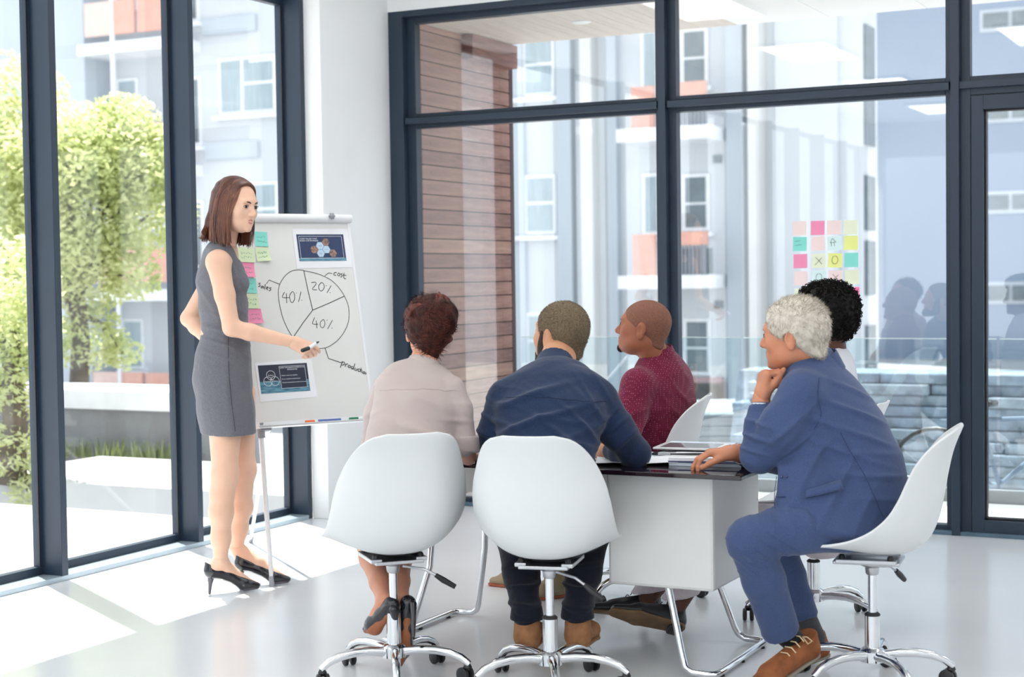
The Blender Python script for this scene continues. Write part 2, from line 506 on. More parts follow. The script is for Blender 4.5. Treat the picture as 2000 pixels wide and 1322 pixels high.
def flat_thing(name, x, y, z, sx, sy, sz, rot, material, label, cat, group=None, bend=0.0):
    t = MB()
    n = 9 if bend else 2
    def top(u, v):
        return Vector(((u - .5) * sx, (v - .5) * sy, sz + bend * (math.sin(u * 5.1) ** 2 * .5 + (abs(v - .5) * 2) ** 3) ))
    t.grid(top, n, n)
    o = t.build(name, material, smooth=bool(bend), solid=max(sz, .0006))
    o.location = (x, y, z); o.rotation_euler = (0, 0, rot)
    return tag(o, label, cat, group)

z = TZ + .001
flat_thing('paper_sheet', -2.19, 5.30, z, .30, .21, .001, .35, M_paper, 'curled white paper sheet under the elbow in the navy sleeve', 'paper', 'papers on the table', bend=.008)
flat_thing('paper_sheet', -2.47, 5.35, z, .21, .297, .001, .2, M_paper, 'white paper sheet in front of the man in the navy shirt', 'paper', 'papers on the table', bend=.003)
flat_thing('paper_sheet', -2.93, 5.36, z, .21, .297, .001, -.5, M_paper, 'white paper sheet by the pale blouse cuff', 'paper', 'papers on the table', bend=.003)
flat_thing('paper_sheet', -2.98, 5.5, z, .21, .15, .001, .8, M_paper_b, 'small bluish paper lying behind the sheet by the pale blouse cuff', 'paper', 'papers on the table')
flat_thing('paper_sheet', -2.28, 5.52, z, .2, .15, .001, 1.0, M_paper_b, 'bluish paper poking out beneath the notebook stack', 'paper', 'papers on the table')
# notebook pile under the suited man's hand
def slab(name, c, s, rot, material, label, cat, parts=(), group=None):
    t = empty(name, c, rot, label, cat, group)
    MB().box((-s[0] / 2, -s[1] / 2, 0), (s[0] / 2, s[1] / 2, s[2])).build('body', material, t, bevel=min(.002, s[2] / 3))
    for nm, lo, hi, mt in parts:
        MB().box(lo, hi).build(nm, mt, t)
    return t
M_navybook = mat('navy_cover', (0.05, 0.07, 0.16), rough=0.5)
slab('notebook', (-1.93, 5.36, TZ), (.26, .19, .014), .12, M_paper_b, 'bluish notebook at the bottom, under the suited man\'s resting hand', 'notebook', (('cover', (-.131, -.096, .012), (.131, .096, .0155), M_navybook),), 'notebooks on the table')
slab('notebook', (-1.945, 5.365, TZ + .016), (.25, .18, .014), .2, M_paper, 'white notebook on top, under the suited man\'s resting hand', 'notebook', (('cover', (-.126, -.091, .0), (.126, .091, .002), M_navybook),), 'notebooks on the table')
pn = MB().tube([(-2.06, 5.30, TZ + .036), (-1.99, 5.325, TZ + .036), (-1.90, 5.36, TZ + .036)], [.003, .0045, .0045], 8).build('pen', M_pencil, smooth='auto')
tag(pn, 'black pen lying on the white notebook by the suited man', 'pen')
tab = empty('tablet', (-2.1, 5.63, TZ + .024), .12, 'white tablet lying on a black folder in the table middle', 'tablet')
MB().box((-.13, -.09, 0), (.13, .09, .008)).build('body', M_tabwhite, tab, bevel=.003)
MB().box((-.105, -.078, .0078), (.105, .078, .0086)).build('screen', M_screen, tab)
slab('folder', (-2.08, 5.63, TZ), (.29, .21, .012), .05, M_black, 'black folder beneath the white tablet', 'folder', (('paper_block', (-.12, -.106, .003), (.14, .09, .0135), M_paper),))
slab('magazine', (-2.13, 5.8, TZ), (.26, .13, .02), .1, M_screen, 'grey covered magazine behind the white tablet', 'magazine', (('cover', (-.131, -.066, .018), (.131, .066, .0215), M_paper_b),))
rb = MB()
for a in (0, 1):
    rb.tube([Vector((-2.44 + .03 * math.cos(q), 5.42 + a * .06 + .022 * math.sin(q), TZ + .008)) for q in np.linspace(0, 2 * math.pi, 15)], .0022, 6, cap=False)
rb.tube([(-2.44, 5.442, TZ + .008), (-2.44, 5.458, TZ + .012)], .0022, 6)
gl = empty('eyeglasses', (0, 0, 0), 0, 'black framed eyeglasses folded on the papers beside the navy sleeve', 'glasses')
rb.build('frame', M_black, gl, smooth=True)
MB().tube([(-2.41, 5.42, TZ + .008), (-2.36, 5.44, TZ + .01), (-2.32, 5.45, TZ + .008)], .002, 6).build('temple', M_black, gl, smooth=True)
MB().tube([(-2.41, 5.48, TZ + .008), (-2.35, 5.49, TZ + .012), (-2.31, 5.48, TZ + .008)], .002, 6).build('temple', M_black, gl, smooth=True)

# ------------------------------------------------------------------ flip chart easel
EU = Vector((.515, .857, 0)).normalized()
EB = Vector((-EU.y, EU.x, 0))
TILT = R(14)
EW = (EB * math.sin(TILT) + Vector((0, 0, math.cos(TILT)))).normalized()
EN = EU.cross(EW).normalized()            # out of the board, into the room
if EN.dot(-FWD) < 0: EN = -EN
EP = Vector((-4.334, 5.928, .745))
BW, BH = .605, .985
M_board = mat('whiteboard_enamel', (0.73, 0.73, 0.715), rough=0.3, var=0.008)
M_alu = mat('white_powder_coat', (0.80, 0.81, 0.83), rough=0.35, var=0.01)
M_greyp = mat('grey_plastic', (0.32, 0.33, 0.36), rough=0.45)
M_ink = mat('black_marker_ink', (0.012, 0.012, 0.014), rough=0.5, var=0.1)
easel = empty('flip_chart_easel', (-4.2, 6.3, 0), 0, 'white flip chart easel with a hand drawn pie chart', 'easel')
EM = Matrix(((EU.x, EW.x, EN.x, EP.x), (EU.y, EW.y, EN.y, EP.y), (EU.z, EW.z, EN.z, EP.z), (0, 0, 0, 1)))

def on_board(px, py, off=0.0):
    """board coordinates (s, t) of a photograph pixel"""
    o = Vector((0, 0, CAM_H)); d = at(px, py, 1.0) - o
    q = EP + EN * off
    k = (q - o).dot(EN) / d.dot(EN)
    p = o + d * k - q
    return p.dot(EU), p.dot(EW)

def epart(o):
    o.parent = easel; o.matrix_parent_inverse = Matrix.Translation((4.2, -6.3, 0)); return o

epart(MB().box((0, 0, -.018), (BW, BH, 0), EM).build('board', M_board, bevel=.002))
fr = MB()
fr.box((-.008, -.004, -.02), (.006, BH, .004), EM); epart(fr.build('frame_edge', M_alu, bevel=.001))
epart(MB().box((BW - .006, -.004, -.02), (BW + .008, BH, .004), EM).build('frame_edge', M_alu, bevel=.001))
epart(MB().box((-.012, -.022, -.02), (BW + .012, 0.0, .006), EM).build('frame_edge', M_alu, bevel=.001))
epart(MB().tube([EM @ Vector((-.012, BH - .012, .008)), EM @ Vector((BW + .014, BH - .012, .008))], .021, 16).build('clamp_bar', M_alu, smooth='auto'))
kn = MB()
for k in range(6):
    a = k * math.pi / 3
    kn.ball(EM @ Vector((BW - .1 + .011 * math.cos(a), BH - .008 + .011 * math.sin(a), .038)), .0065, 8, 6)
kn.lathe([(.012, .026), (.012, .044), (.004, .046)], 12, EM @ Matrix.Translation((BW - .1, BH - .008, 0)))
epart(kn.build('clamp_knob', M_greyp, smooth=True))
tray = MB(); tray.box((.0, -.03, .004), (BW, -.022, .05), EM); tray.box((.0, -.03, .046), (BW, -.021, .05), EM)
epart(tray.build('pen_tray', M_alu, bevel=.001))
def epole(a, b, r0, r1, nm, mtl):
    return epart(MB().tube([a, b], [r0, r1], 12).build(nm, mtl, smooth='auto'))
LA = EM @ Vector((.03, -.02, -.012)); RA = EM @ Vector((BW - .03, -.02, -.012)); CA = EM @ Vector((BW * .5, .55, -.05))
for top, foot in ((LA, Vector((-4.249, 5.917, .012))), (RA, Vector((-3.889, 6.518, .012)))):
    epole(top, foot, .0125, .0105, 'front_leg', M_alu)
    d = (top - foot).normalized()
    epole(foot - Vector((0, 0, .012)), foot + d * .035, .0125, .0125, 'leg_foot', M_greyp)
    epole(top + d * -.05, top + d * .02, .019, .019, 'hinge_bracket', M_greyp)
BF = Vector((-5.06, 6.861, .012))
epole(EM @ Vector((BW * .32, .35, -.03)), BF, .011, .0095, 'rear_leg', M_alu)
epole(BF - Vector((0, 0, .012)), BF + Vector((.02, -.01, .03)), .0115, .0115, 'leg_foot', M_greyp)
epart(MB().box((.02, -.04, -.03), (.075, -.015, .012), EM).build('corner_bracket', M_greyp, bevel=.002))

# strokes drawn on the board (pixel polylines read from the photograph, put on the board's surface)
def stroke(mb, pts, w=.0016, off=.0008):
    P = [EM @ Vector((*p, off)) for p in pts]
    vs = []
    n = len(P)
    for i, p in enumerate(P):
        t = (P[min(i + 1, n - 1)] - P[max(i - 1, 0)])
        if t.length < 1e-7: t = EU
        q = EN.cross(t).normalized() * w
        vs += [p - q, p + q]
    mb.add(vs, [(2 * i, 2 * i + 1, 2 * i + 3, 2 * i + 2) for i in range(n - 1)])

def c2(pts): return [on_board(470 + x / 6.296, 410 + y / 6.296) for x, y in pts]
def c3(pts): return [on_board(470 + x / 5.748, 600 + y / 5.748) for x, y in pts]
def smooth_line(p, k=4):
    out = []
    n = len(p)
    for i in range(n - 1):
        p0, p1, p2, p3 = p[max(i - 1, 0)], p[i], p[i + 1], p[min(i + 2, n - 1)]
        for j in range(k):
            t = j / k
            out.append(tuple(.5 * (2 * b + (c - a) * t + (2 * a - 5 * b + 4 * c - d) * t * t + (3 * b - a - 3 * c + d) * t ** 3) for a, b, c, d in zip(p0, p1, p2, p3)))
    return out + [p[-1]]
pie = MB()
stroke(pie, smooth_line(c2([(775, 742), (680, 738), (600, 765), (530, 830), (478, 920), (463, 1000), (470, 1120), (490, 1220), (515, 1320)])[:-1] + c3([(445, 10), (470, 110), (510, 210), (545, 275), (582, 336)])))
stroke(pie, smooth_line(c2([(778, 748), (880, 768), (1000, 805), (1120, 870), (1210, 960), (1275, 1060), (1320, 1170), (1332, 1260)]) + c3([(1217, 90), (1205, 180), (1160, 280), (1090, 370), (1010, 430), (940, 458), (860, 463), (760, 455), (660, 410), (590, 345)])))
stroke(pie, c2([(775, 742), (826, 985), (885, 1232)]), .0019)
stroke(pie, c2([(885, 1232), (1080, 1150), (1275, 1060)]), .0019)
stroke(pie, c3([(808, 33), (700, 175), (595, 330)]), .0019)
stroke(pie, c2([(475, 912), (348, 862), (316, 910)]), .0017)
stroke(pie, c2([(1035, 810), (1080, 776), (1125, 782)]), .0017)
stroke(pie, c3([(945, 455), (985, 575), (1125, 622)]), .002)
epart(pie.build('pie_drawing', M_ink))
def glyphs(strokes, conv, w=.0016):
    wr = MB()
    for s in strokes:
        stroke(wr, smooth_line(conv(s), 3) if len(s) > 2 else conv(s), w)
    epart(wr.build('handwritten_word', M_ink))
glyphs([[(540, 1010), (512, 1075), (600, 1078)], [(562, 1025), (566, 1145)],
        [(635, 1005), (602, 1050), (612, 1120), (640, 1138), (664, 1085), (655, 1020), (635, 1003)],
        [(742, 1005), (712, 1130)], [(680, 1020), (688, 1024)], [(748, 1108), (756, 1112)]], c2)
glyphs([[(868, 895), (915, 888), (925, 915), (880, 975), (938, 982)],
        [(990, 893), (958, 935), (970, 985), (1000, 995), (1028, 950), (1015, 905), (990, 892)],
        [(1112, 930), (1062, 1018)], [(1046, 930), (1056, 935)], [(1094, 1015), (1104, 1020)]], c2)
glyphs([[(830, 115), (806, 185), (870, 190)], [(848, 150), (856, 238)],
        [(925, 138), (893, 170), (896, 215), (925, 230), (945, 190), (938, 148), (925, 136)],
        [(1030, 145), (975, 245)], [(965, 143), (975, 147)], [(1020, 232), (1030, 236)]], c3)
# cost
glyphs([[(1180, 768), (1150, 775), (1148, 800), (1175, 805)], [(1205, 775), (1190, 795), (1208, 812), (1222, 790), (1205, 775)],
        [(1250, 782), (1232, 790), (1248, 808), (1236, 825), (1225, 822)], [(1272, 775), (1266, 815), (1275, 845), (1295, 845)], [(1255, 800), (1300, 806)]], c2, .0019)
# sales
glyphs([[(245, 900), (222, 905), (240, 928), (222, 945), (214, 938)], [(270, 935), (250, 945), (258, 962), (278, 940), (282, 968)],
        [(302, 912), (296, 978)], [(318, 965), (338, 955), (325, 945), (316, 965), (335, 985)], [(378, 955), (352, 962), (372, 978), (355, 994), (345, 990)]], c2, .0019)
# production
glyphs([[(1142, 605), (1118, 680)], [(1128, 625), (1160, 615), (1165, 640), (1135, 650)], [(1180, 635), (1172, 668)], [(1176, 648), (1195, 635), (1205, 642)],
        [(1222, 650), (1205, 662), (1218, 680), (1232, 665), (1222, 650)], [(1262, 665), (1240, 672), (1248, 695), (1265, 680)], [(1282, 632), (1262, 700)],
        [(1285, 680), (1280, 705), (1300, 708), (1308, 688)], [(1335, 690), (1315, 700), (1322, 720), (1338, 718)], [(1352, 680), (1342, 728)], [(1335, 698), (1362, 705)],
        [(1362, 712), (1358, 735)], [(1385, 722), (1370, 735), (1382, 748), (1396, 735), (1385, 722)], [(1408, 735), (1402, 755)], [(1405, 742), (1425, 735), (1432, 755)]], c3, .0021)

# text as flat print
def text_mesh(body, size, align='LEFT'):
    cu = bpy.data.curves.new('text', 'FONT')
    cu.body = body; cu.size = size; cu.align_x = align; cu.resolution_u = 2
    o = bpy.data.objects.new('text', cu); COL.objects.link(o)
    dg = bpy.context.evaluated_depsgraph_get()
    me = bpy.data.meshes.new_from_object(o.evaluated_get(dg))
    bpy.data.objects.remove(o)
    return me

def print_text(name, body, size, M, material, parent, align='LEFT', Pinv=None):
    me = text_mesh(body, size, align)
    me.transform(M); me.materials.clear(); me.materials.append(material)
    o = bpy.data.objects.new(name, me); COL.objects.link(o); o.parent = parent
    if Pinv: o.matrix_parent_inverse = Pinv
    return o

M_slide = mat('print_navy', srgb(38, 58, 96), rough=0.55, var=0.08, scale=14)
M_slide_d = mat('print_dark_navy', srgb(30, 38, 62), rough=0.55, var=0.05)
M_water = mat('print_water', srgb(110, 165, 185), rough=0.5, color2=srgb(28, 84, 116), scale=26, stretch=(1, 1, 6))
M_pwhite = mat('print_white', (0.85, 0.87, 0.9), rough=0.6, var=0.01)
M_hexl = mat('print_pale_blue', srgb(190, 214, 236), rough=0.6)
M_photo = mat('print_photo', srgb(196, 150, 130), rough=0.6, color2=srgb(50, 60, 66), scale=90)
M_textg = mat('print_text_grey', srgb(60, 80, 110), rough=0.6)

def quad_frame(tl, trr, bl, off):
    a = Vector((*on_board(*tl), 0)); b = Vector((*on_board(*trr), 0)); c = Vector((*on_board(*bl), 0))
    ux = (b - a); w = ux.length; ux = ux / w
    uy = Vector((-ux.y, ux.x, 0)); h = (a - c).dot(uy)
    o = a - uy * h
    L = Matrix(((ux.x, uy.x, 0, o.x), (ux.y, uy.y, 0, o.y), (0, 0, 1, off), (0, 0, 0, 1)))
    return EM @ L, w, h

def sheet(name, M, w, h, material, parent=None, th=.0006, z=0.0):
    return MB().box((0, 0, z), (w, h, z + th), M).build(name, material, parent)

def ring(mb, M, cx, cy, r, w, z, n=28):
    vs = []
    for k in range(n):
        a = 2 * math.pi * k / n
        for rr in (r - w, r + w):
            vs.append(M @ Vector((cx + rr * math.cos(a), cy + rr * math.sin(a), z)))
    mb.add(vs, [(2 * k, 2 * k + 1, (2 * k + 3) % (2 * n), (2 * k + 2) % (2 * n)) for k in range(n)])

def disc(mb, M, cx, cy, r, z, n=28, rot=0.0):
    mb.add([M @ Vector((cx + r * math.cos(2 * math.pi * k / n + rot), cy + r * math.sin(2 * math.pi * k / n + rot), z)) for k in range(n)], [tuple(range(n))])

def rect_line(mb, M, x0, y0, x1, y1, w, z):
    for a, b, c, d in ((x0, y0, x1, y0 + w), (x0, y1 - w, x1, y1), (x0, y0, x0 + w, y1), (x1 - w, y0, x1, y1)):
        mb.add([M @ Vector(p) for p in ((a, b, z), (c, b, z), (c, d, z), (a, d, z))], [(0, 1, 2, 3)])

# upper slide print
p1 = empty('printed_sheet', (0, 0, 0), 0, 'printed sheet with navy slide of hexagons at the board top', 'paper')
Mq, w, h = quad_frame((570, 447), (682, 447), (578, 524), .001)
sheet('paper', Mq, w * .97, h, M_paper, p1)
Mq, w, h = quad_frame((578, 457.8), (669.8, 457.8), (583.5, 510.3), .0018)
sheet('slide', Mq, w, h, M_slide, p1, .0002)
sheet('water_strip', Mq, w, h * .12, M_water, p1, .0002, .0003)
f1 = MB(); rect_line(f1, Mq, w * .04, h * .1, w * .955, h * .93, .0014, .0007); f1.build('slide_border', M_pwhite, p1)
print_text('title', 'CORE VALUES THAT\nBUILD OUR BUSINESS', .0098, Mq @ Matrix.Translation((w * .065, h * .81, .0007)), M_pwhite, p1)
hx = MB(); ph = MB()
rr = h * .155
cxs, cys = w * .47, h * .57
sq3 = math.sqrt(3) / 2 * rr * 1.05
for mb_, dx, dy in ((hx, 0, 0), (hx, 1.5 * rr * 1.05, -sq3), (hx, 0, -2 * sq3), (ph, 1.5 * rr * 1.05, sq3), (ph, -1.5 * rr * 1.05, -sq3), (ph, 3 * rr * 1.05, -2 * sq3)):
    q_ = MB(); disc(q_, Mq, cxs + dx, cys + dy, rr, .0007, 6)
    q_.build('hexagon', M_hexl if mb_ is hx else M_photo, p1)
for dx, dy, tx in ((0, 0, 'BUSINESS\nVALUES'), (1.5 * rr * 1.05, -sq3, 'INTEGRITY'), (0, -2 * sq3, 'TEAM\nWORK')):
    print_text('hexagon_text', tx, .0046, Mq @ Matrix.Translation((cxs + dx, cys + dy, .0009)), M_textg, p1, 'CENTER')
# lower slide print
p2 = empty('printed_sheet', (0, 0, 0), 0, 'printed sheet with dark ocean slide at the board bottom', 'paper')
Mq, w, h = quad_frame((497, 709), (608, 700), (505, 785.5), .001)
sheet('paper', Mq, w, h, M_paper, p2)
Mq, w, h = quad_frame((503, 714), (598.7, 708.7), (508.8, 769.5), .0018)
sheet('slide', Mq, w, h, M_slide_d, p2, .0002)
sheet('water_strip', Mq, w, h * .42, M_water, p2, .0002, .0003)
sheet('text_panel', Mq @ Matrix.Translation((w * .42, h * .14, 0)), w * .53, h * .78, M_slide_d, p2, .0002, .0005)
f1 = MB(); rect_line(f1, Mq, w * .42, h * .14, w * .95, h * .93, .0013, .0009)
rc = h * .16
for cx_, cy_ in ((w * .235, h * .63), (w * .165, h * .42), (w * .305, h * .42)):
    ring(f1, Mq, cx_, cy_, rc, .0009, .0009)
f1.build('slide_lines', M_pwhite, p2)
for cx_, cy_, tx in ((w * .235, h * .61, 'Reduce'), (w * .15, h * .40, 'Recycle'), (w * .315, h * .40, 'Reuse')):
    print_text('circle_text', tx, .009, Mq @ Matrix.Translation((cx_, cy_, .001)), M_pwhite, p2, 'CENTER')
print_text('title', "SAVE THE EARTH'S PRECIOUS\nRESOURCES", .0094, Mq @ Matrix.Translation((w * .685, h * .85, .001)), M_pwhite, p2, 'CENTER')
for i, tx in enumerate(('Reduce waste by using less', 'Reuse containers and products', 'Recycle old products to make new ones')):
    print_text('body_text', tx, .0074, Mq @ Matrix.Translation((w * .45, h * (.58 - .125 * i), .001)), M_pwhite, p2)

# sticky notes on the board
NOTE = {'pink': srgb(250, 150, 188), 'teal': srgb(140, 226, 214), 'green': srgb(222, 238, 198), 'yellow': srgb(240, 244, 150), 'blush': srgb(250, 226, 224), 'aqua': srgb(222, 244, 244), 'cream': srgb(238, 242, 214), 'hot': srgb(250, 120, 170)}
MN = {k: mat('note_' + k, tuple(c * .92 for c in v), rough=0.7, var=0.015) for k, v in NOTE.items()}
M_inkg = mat('green_ink', srgb(90, 150, 120), rough=0.6)
notes = [('teal', 510, 467, 26, 29, 0, 'teal sticky note at the top of the board, beside her chin'), ('green', 513, 497, 28, 28, 5, 'pale green curling sticky note under the teal note by her chin'),
         ('green', 481, 498, 32, 29, 0, 'pale green sticky note just in front of her collar'), ('pink', 482, 527, 30, 29, -2, 'pink sticky note level with her chest'),
         ('teal', 486, 558, 30, 29, 0, 'teal sticky note level with her ribs'), ('green', 489, 588, 32, 29, 0, 'pale green sticky note above the lower pink note'),
         ('pink', 497, 618, 30, 29, 4, 'pink sticky note above her forearm'), ('green', 500, 650, 30, 28, 0, 'pale green sticky note half covered by her forearm')]
for i, (c, px, py, dw, dh, tilt, lab) in enumerate(notes):
    s0, t0 = on_board(px, py)
    W_, H_ = dw / 405, dh / 405
    nt_ = empty('sticky_note', EM @ Vector((s0, t0, .001)), 0, lab, 'sticky note', 'sticky notes on the board')
    L = Matrix.Translation(-(EM @ Vector((s0, t0, .001)))) @ EM @ Matrix.Translation((s0, t0, .0012 + .0006 * (i % 3))) @ Matrix.Rotation(R(-3 + tilt), 4, 'Z')
    g = MB()
    cu = .012 if tilt else .003
    g.grid(lambda u, v: L @ Vector(((u - .5) * W_, (v - .5) * H_, cu * (1 - v) ** 3 * (0.4 + u))), 4, 7)
    g.build('paper', MN[c], nt_, smooth=True)
    k = MB()
    rnd = random.Random(i)
    for row in range(2):
        xx = -.35
        while xx < .3:
            dx = rnd.uniform(.06, .12)
            y0 = .12 - row * .3
            pts = [L @ Vector(((xx + q * dx / 3) * W_, (y0 + rnd.uniform(-.09, .09)) * H_, .0008 + cu * (1 - (y0 + .5)) ** 3 * 1.4)) for q in range(4)]
            for a_, b_ in zip(pts, pts[1:]):
                q = EN.cross(b_ - a_).normalized() * .0007
                k.add([a_ - q, a_ + q, b_ + q, b_ - q], [(0, 1, 2, 3)])
            xx += dx + .05
    k.build('scribble', M_inkg, nt_)

# markers in the tray
def marker(s0, s1, cap_col, lab, body=None):
    t = empty('marker_pen', EM @ Vector((s0, -.016, .03)), 0, lab, 'marker', 'markers in the tray')
    P = Matrix.Translation(-(EM @ Vector((s0, -.016, .03))))
    MB().tube([P @ EM @ Vector((s0, -.016, .03)), P @ EM @ Vector((s1, -.016, .03))], .0075, 10).build('barrel', body or M_alu, t, smooth='auto')
    MB().tube([P @ EM @ Vector((s0 - .04, -.016, .03)), P @ EM @ Vector((s0 + .004, -.016, .03))], .0082, 10).build('cap', cap_col, t, smooth='auto')
    MB().tube([P @ EM @ Vector((s1, -.016, .03)), P @ EM @ Vector((s1 + .008, -.016, .03))], .0078, 10).build('end_plug', cap_col, t, smooth='auto')
M_orange = mat('orange_plastic', srgb(232, 110, 50), rough=0.4)
M_blueink = mat('blue_plastic', srgb(80, 105, 170), rough=0.4)
M_greenp = mat('green_plastic', srgb(20, 120, 85), rough=0.4)
sa = on_board(605, 807)[0]; sb = on_board(632, 806)[0]; scx = on_board(690, 802)[0]
marker(sa, sa + .025, M_orange, 'orange capped marker in the easel tray')
marker(sb - .01, sb + .06, M_blueink, 'blue marker in the easel tray between orange and green', M_blueink)
marker(scx, scx + .05, M_greenp, 'green capped marker in the easel tray')

# sticky notes on the end window
cols = [1561.5, 1597, 1629, 1661]
rows = [446, 476.5, 510, 543.5, 577]
table_c = [['blush', 'pink', 'blush', 'cream'], ['teal', 'blush', 'aqua', 'yellow'], ['pink', 'cream', 'yellow', 'teal'], ['blush', 'aqua', 'blush', 'cream'], ['cream', 'aqua', 'blush', 'hot']]
marks = {(1, 2): 'A', (2, 1): 'X', (2, 2): 'O', (3, 1): 'O', (3, 2): 'X', (4, 0): 'X', (4, 3): 'X', (1, 0): 'T'}
mk_words = {'A': 'with an up arrow', 'X': 'with a drawn X', 'O': 'with a drawn O', 'T': 'with faint lines'}
ordn = ['first', 'second', 'third', 'fourth', 'fifth']
cname = {'blush': 'blush pink', 'pink': 'bright pink', 'cream': 'cream', 'teal': 'teal', 'aqua': 'pale aqua', 'yellow': 'yellow', 'hot': 'hot pink'}
def on_back(px, py, Y):
    d = at(px, py, 1.0) - Vector((0, 0, CAM_H))
    return Vector((0, 0, CAM_H)) + d * (Y / d.y)
rnd = random.Random(3)
for r_ in range(5):
    for c_ in range(4):
        p = on_back(cols[c_] + r_ * .9, rows[r_] - c_ * .8, GY - .003)
        col_ = table_c[r_][c_]; mk = marks.get((r_, c_))
        nt_ = empty('sticky_note', p, 0, '%s sticky note %son the end window, row %s, column %s' % (cname[col_], (mk_words[mk] + ' ') if mk else '', ordn[r_], ordn[c_]), 'sticky note', 'sticky notes on the end window')
        nt_.rotation_euler = (0, rnd.uniform(-.04, .04), 0)
        s = .039
        MB().grid(lambda u, v: Vector(((u - .5) * 2 * s, -.006 * (1 - v) ** 3, (v - .5) * 2 * s)), 2, 6).build('paper', MN[col_], nt_, smooth=True)
        if mk:
            k = MB()
            def ln(pts, w=.0011):
                for a_, b_ in zip(pts, pts[1:]):
                    a_ = Vector((a_[0] * s, -.006 * (1 - (a_[1] / 2 + .5)) ** 3 - .0012, a_[1] * s)); b_ = Vector((b_[0] * s, -.006 * (1 - (b_[1] / 2 + .5)) ** 3 - .0012, b_[1] * s))
                    q = Vector((0, 1, 0)).cross(b_ - a_).normalized() * w
                    k.add([a_ - q, a_ + q, b_ + q, b_ - q], [(0, 1, 2, 3)])
            if mk == 'X': ln([(-.4, .5), (.5, -.5)]); ln([(.45, .4), (-.5, -.6)])
            if mk == 'O': ln([(.0 + .45 * math.sin(q) * (1 + .08 * math.cos(2 * q)), .05 + .55 * math.cos(q)) for q in np.linspace(0, 6.1, 16)])
            if mk == 'A': ln([(-.6, .1), (-.25, .7), (.2, .15), (-.6, .1)]); ln([(-.45, .1), (-.42, -.4)]); ln([(-.02, .1), (-.0, -.4)])
            if mk == 'T': ln([(-.7, .4), (.1, .45)], .0007); ln([(-.7, -.2), (.2, -.1)], .0007)
            k.build('mark', M_ink, nt_)
# ------------------------------------------------------------------ outside
M_terr = mat('terrace_paving', (0.55, 0.54, 0.52), rough=0.8, var=0.04, scale=3)
M_road = mat('asphalt', (0.17, 0.175, 0.185), rough=0.9, var=0.1, scale=5, bump=0.1)  # dark grey strip between the pavement and the kerb
M_fac = mat('facade_white', (0.60, 0.63, 0.66), rough=0.9, var=0.03, scale=0.6)
M_fac2 = mat('facade_offwhite', (0.63, 0.635, 0.625), rough=0.9, var=0.03, scale=0.6)
M_facg = mat('facade_pale_grey', (0.50, 0.55, 0.60), rough=0.9, var=0.03, scale=0.6)
M_facb = mat('facade_blue_grey', (0.23, 0.29, 0.38), rough=0.9, var=0.06, scale=0.15)  # the tower's shade is put into this blue grey
M_salmon = mat('salmon_panel', srgb(218, 168, 152), rough=0.8, var=0.05)
M_salmon_p = mat('pale_salmon_panel', srgb(226, 198, 188), rough=0.8, var=0.05)
M_pink = mat('dusty_pink_wall', srgb(170, 130, 134), rough=0.85, var=0.04)
M_wframe = mat('window_frame_white', (0.82, 0.84, 0.86), rough=0.6)
M_wpane = mat('curtained_pane', srgb(160, 176, 182), rough=0.25, var=0.12, scale=4, stretch=(9, 1, .4))
M_wdark = mat('dark_pane', srgb(112, 124, 130), rough=0.2, var=0.12, scale=3)
M_slab = mat('balcony_slab_white', (0.82, 0.84, 0.86), rough=0.8)
M_rail = mat('railing_metal', (0.25, 0.27, 0.3), rough=0.5)
struct(boxobj('ground_terrace', (XL - 3.6, YB + 0.1, -0.3), (6.0, 9.98, -0.02), M_terr))
struct(boxobj('ground_pavement', (-40, -6, -0.3), (XL - 0.14, 7.6, -0.02), M_terr))
struct(boxobj('ground_road', (-60, 7.6, -1.9), (XL - 3.6, 9.3, -0.04), M_road))
struct(boxobj('ground_street', (-80, 9.98, -1.9), (40, 80, -1.6), mat('street_paving', (0.42, 0.42, 0.42), rough=0.9, var=0.08, scale=1.0)))

# timber clad side wall of the terrace
M_wood = mat('cedar_board', srgb(158, 116, 100), rough=0.55, color2=srgb(126, 88, 76), scale=3.2, stretch=(1, 1.2, 14), bump=0.05, bump_scale=20)
M_wood2 = mat('cedar_board_light', srgb(172, 132, 112), rough=0.55, color2=srgb(138, 100, 86), scale=3.0, stretch=(1, 1.0, 14), bump=0.05, bump_scale=20)
M_wood3 = mat('cedar_board_dark', srgb(144, 102, 90), rough=0.55, color2=srgb(112, 76, 68), scale=3.6, stretch=(1, 1.3, 14), bump=0.05, bump_scale=20)
clad = struct(boxobj('wall_outside', (-5.3, 8.61, -0.05), (-5.0, 9.84, 3.25), mat('black_batten', (0.02, 0.02, 0.02), rough=0.9)))
bh = 0.0925
pr = random.Random(5)
bm_ = MB().box((-.0, 0, 0), (.022, 1.25, bh - .006))
bd = {}
for i in range(33):
    k = pr.choice((0, 0, 1, 2))
    if k not in bd:
        o = MB().box((0, 0, 0), (.022, 1.25, bh - .006)).build('board', (M_wood, M_wood2, M_wood3)[k], clad, bevel=.002)
        bd[k] = o
    else:
        o = bd[k].copy(); COL.objects.link(o)
    o.location = (-5.0, 8.605, -.02 + i * bh)
    o.rotation_euler = (0, 0, 0)
    for y in (8.66, 9.2, 9.79):
        if i % 1 == 0:
            pass
boxobj('corner_post', (-5.02, 9.82, -.05), (-4.975, 9.87, 3.1), mat('dark_brown_post', srgb(66, 42, 38), rough=0.6), clad)
boxobj('fascia_board', (-4.978, 9.15, 2.82), (-4.9, 9.8, 2.975), M_wood3, clad)
sn = {}
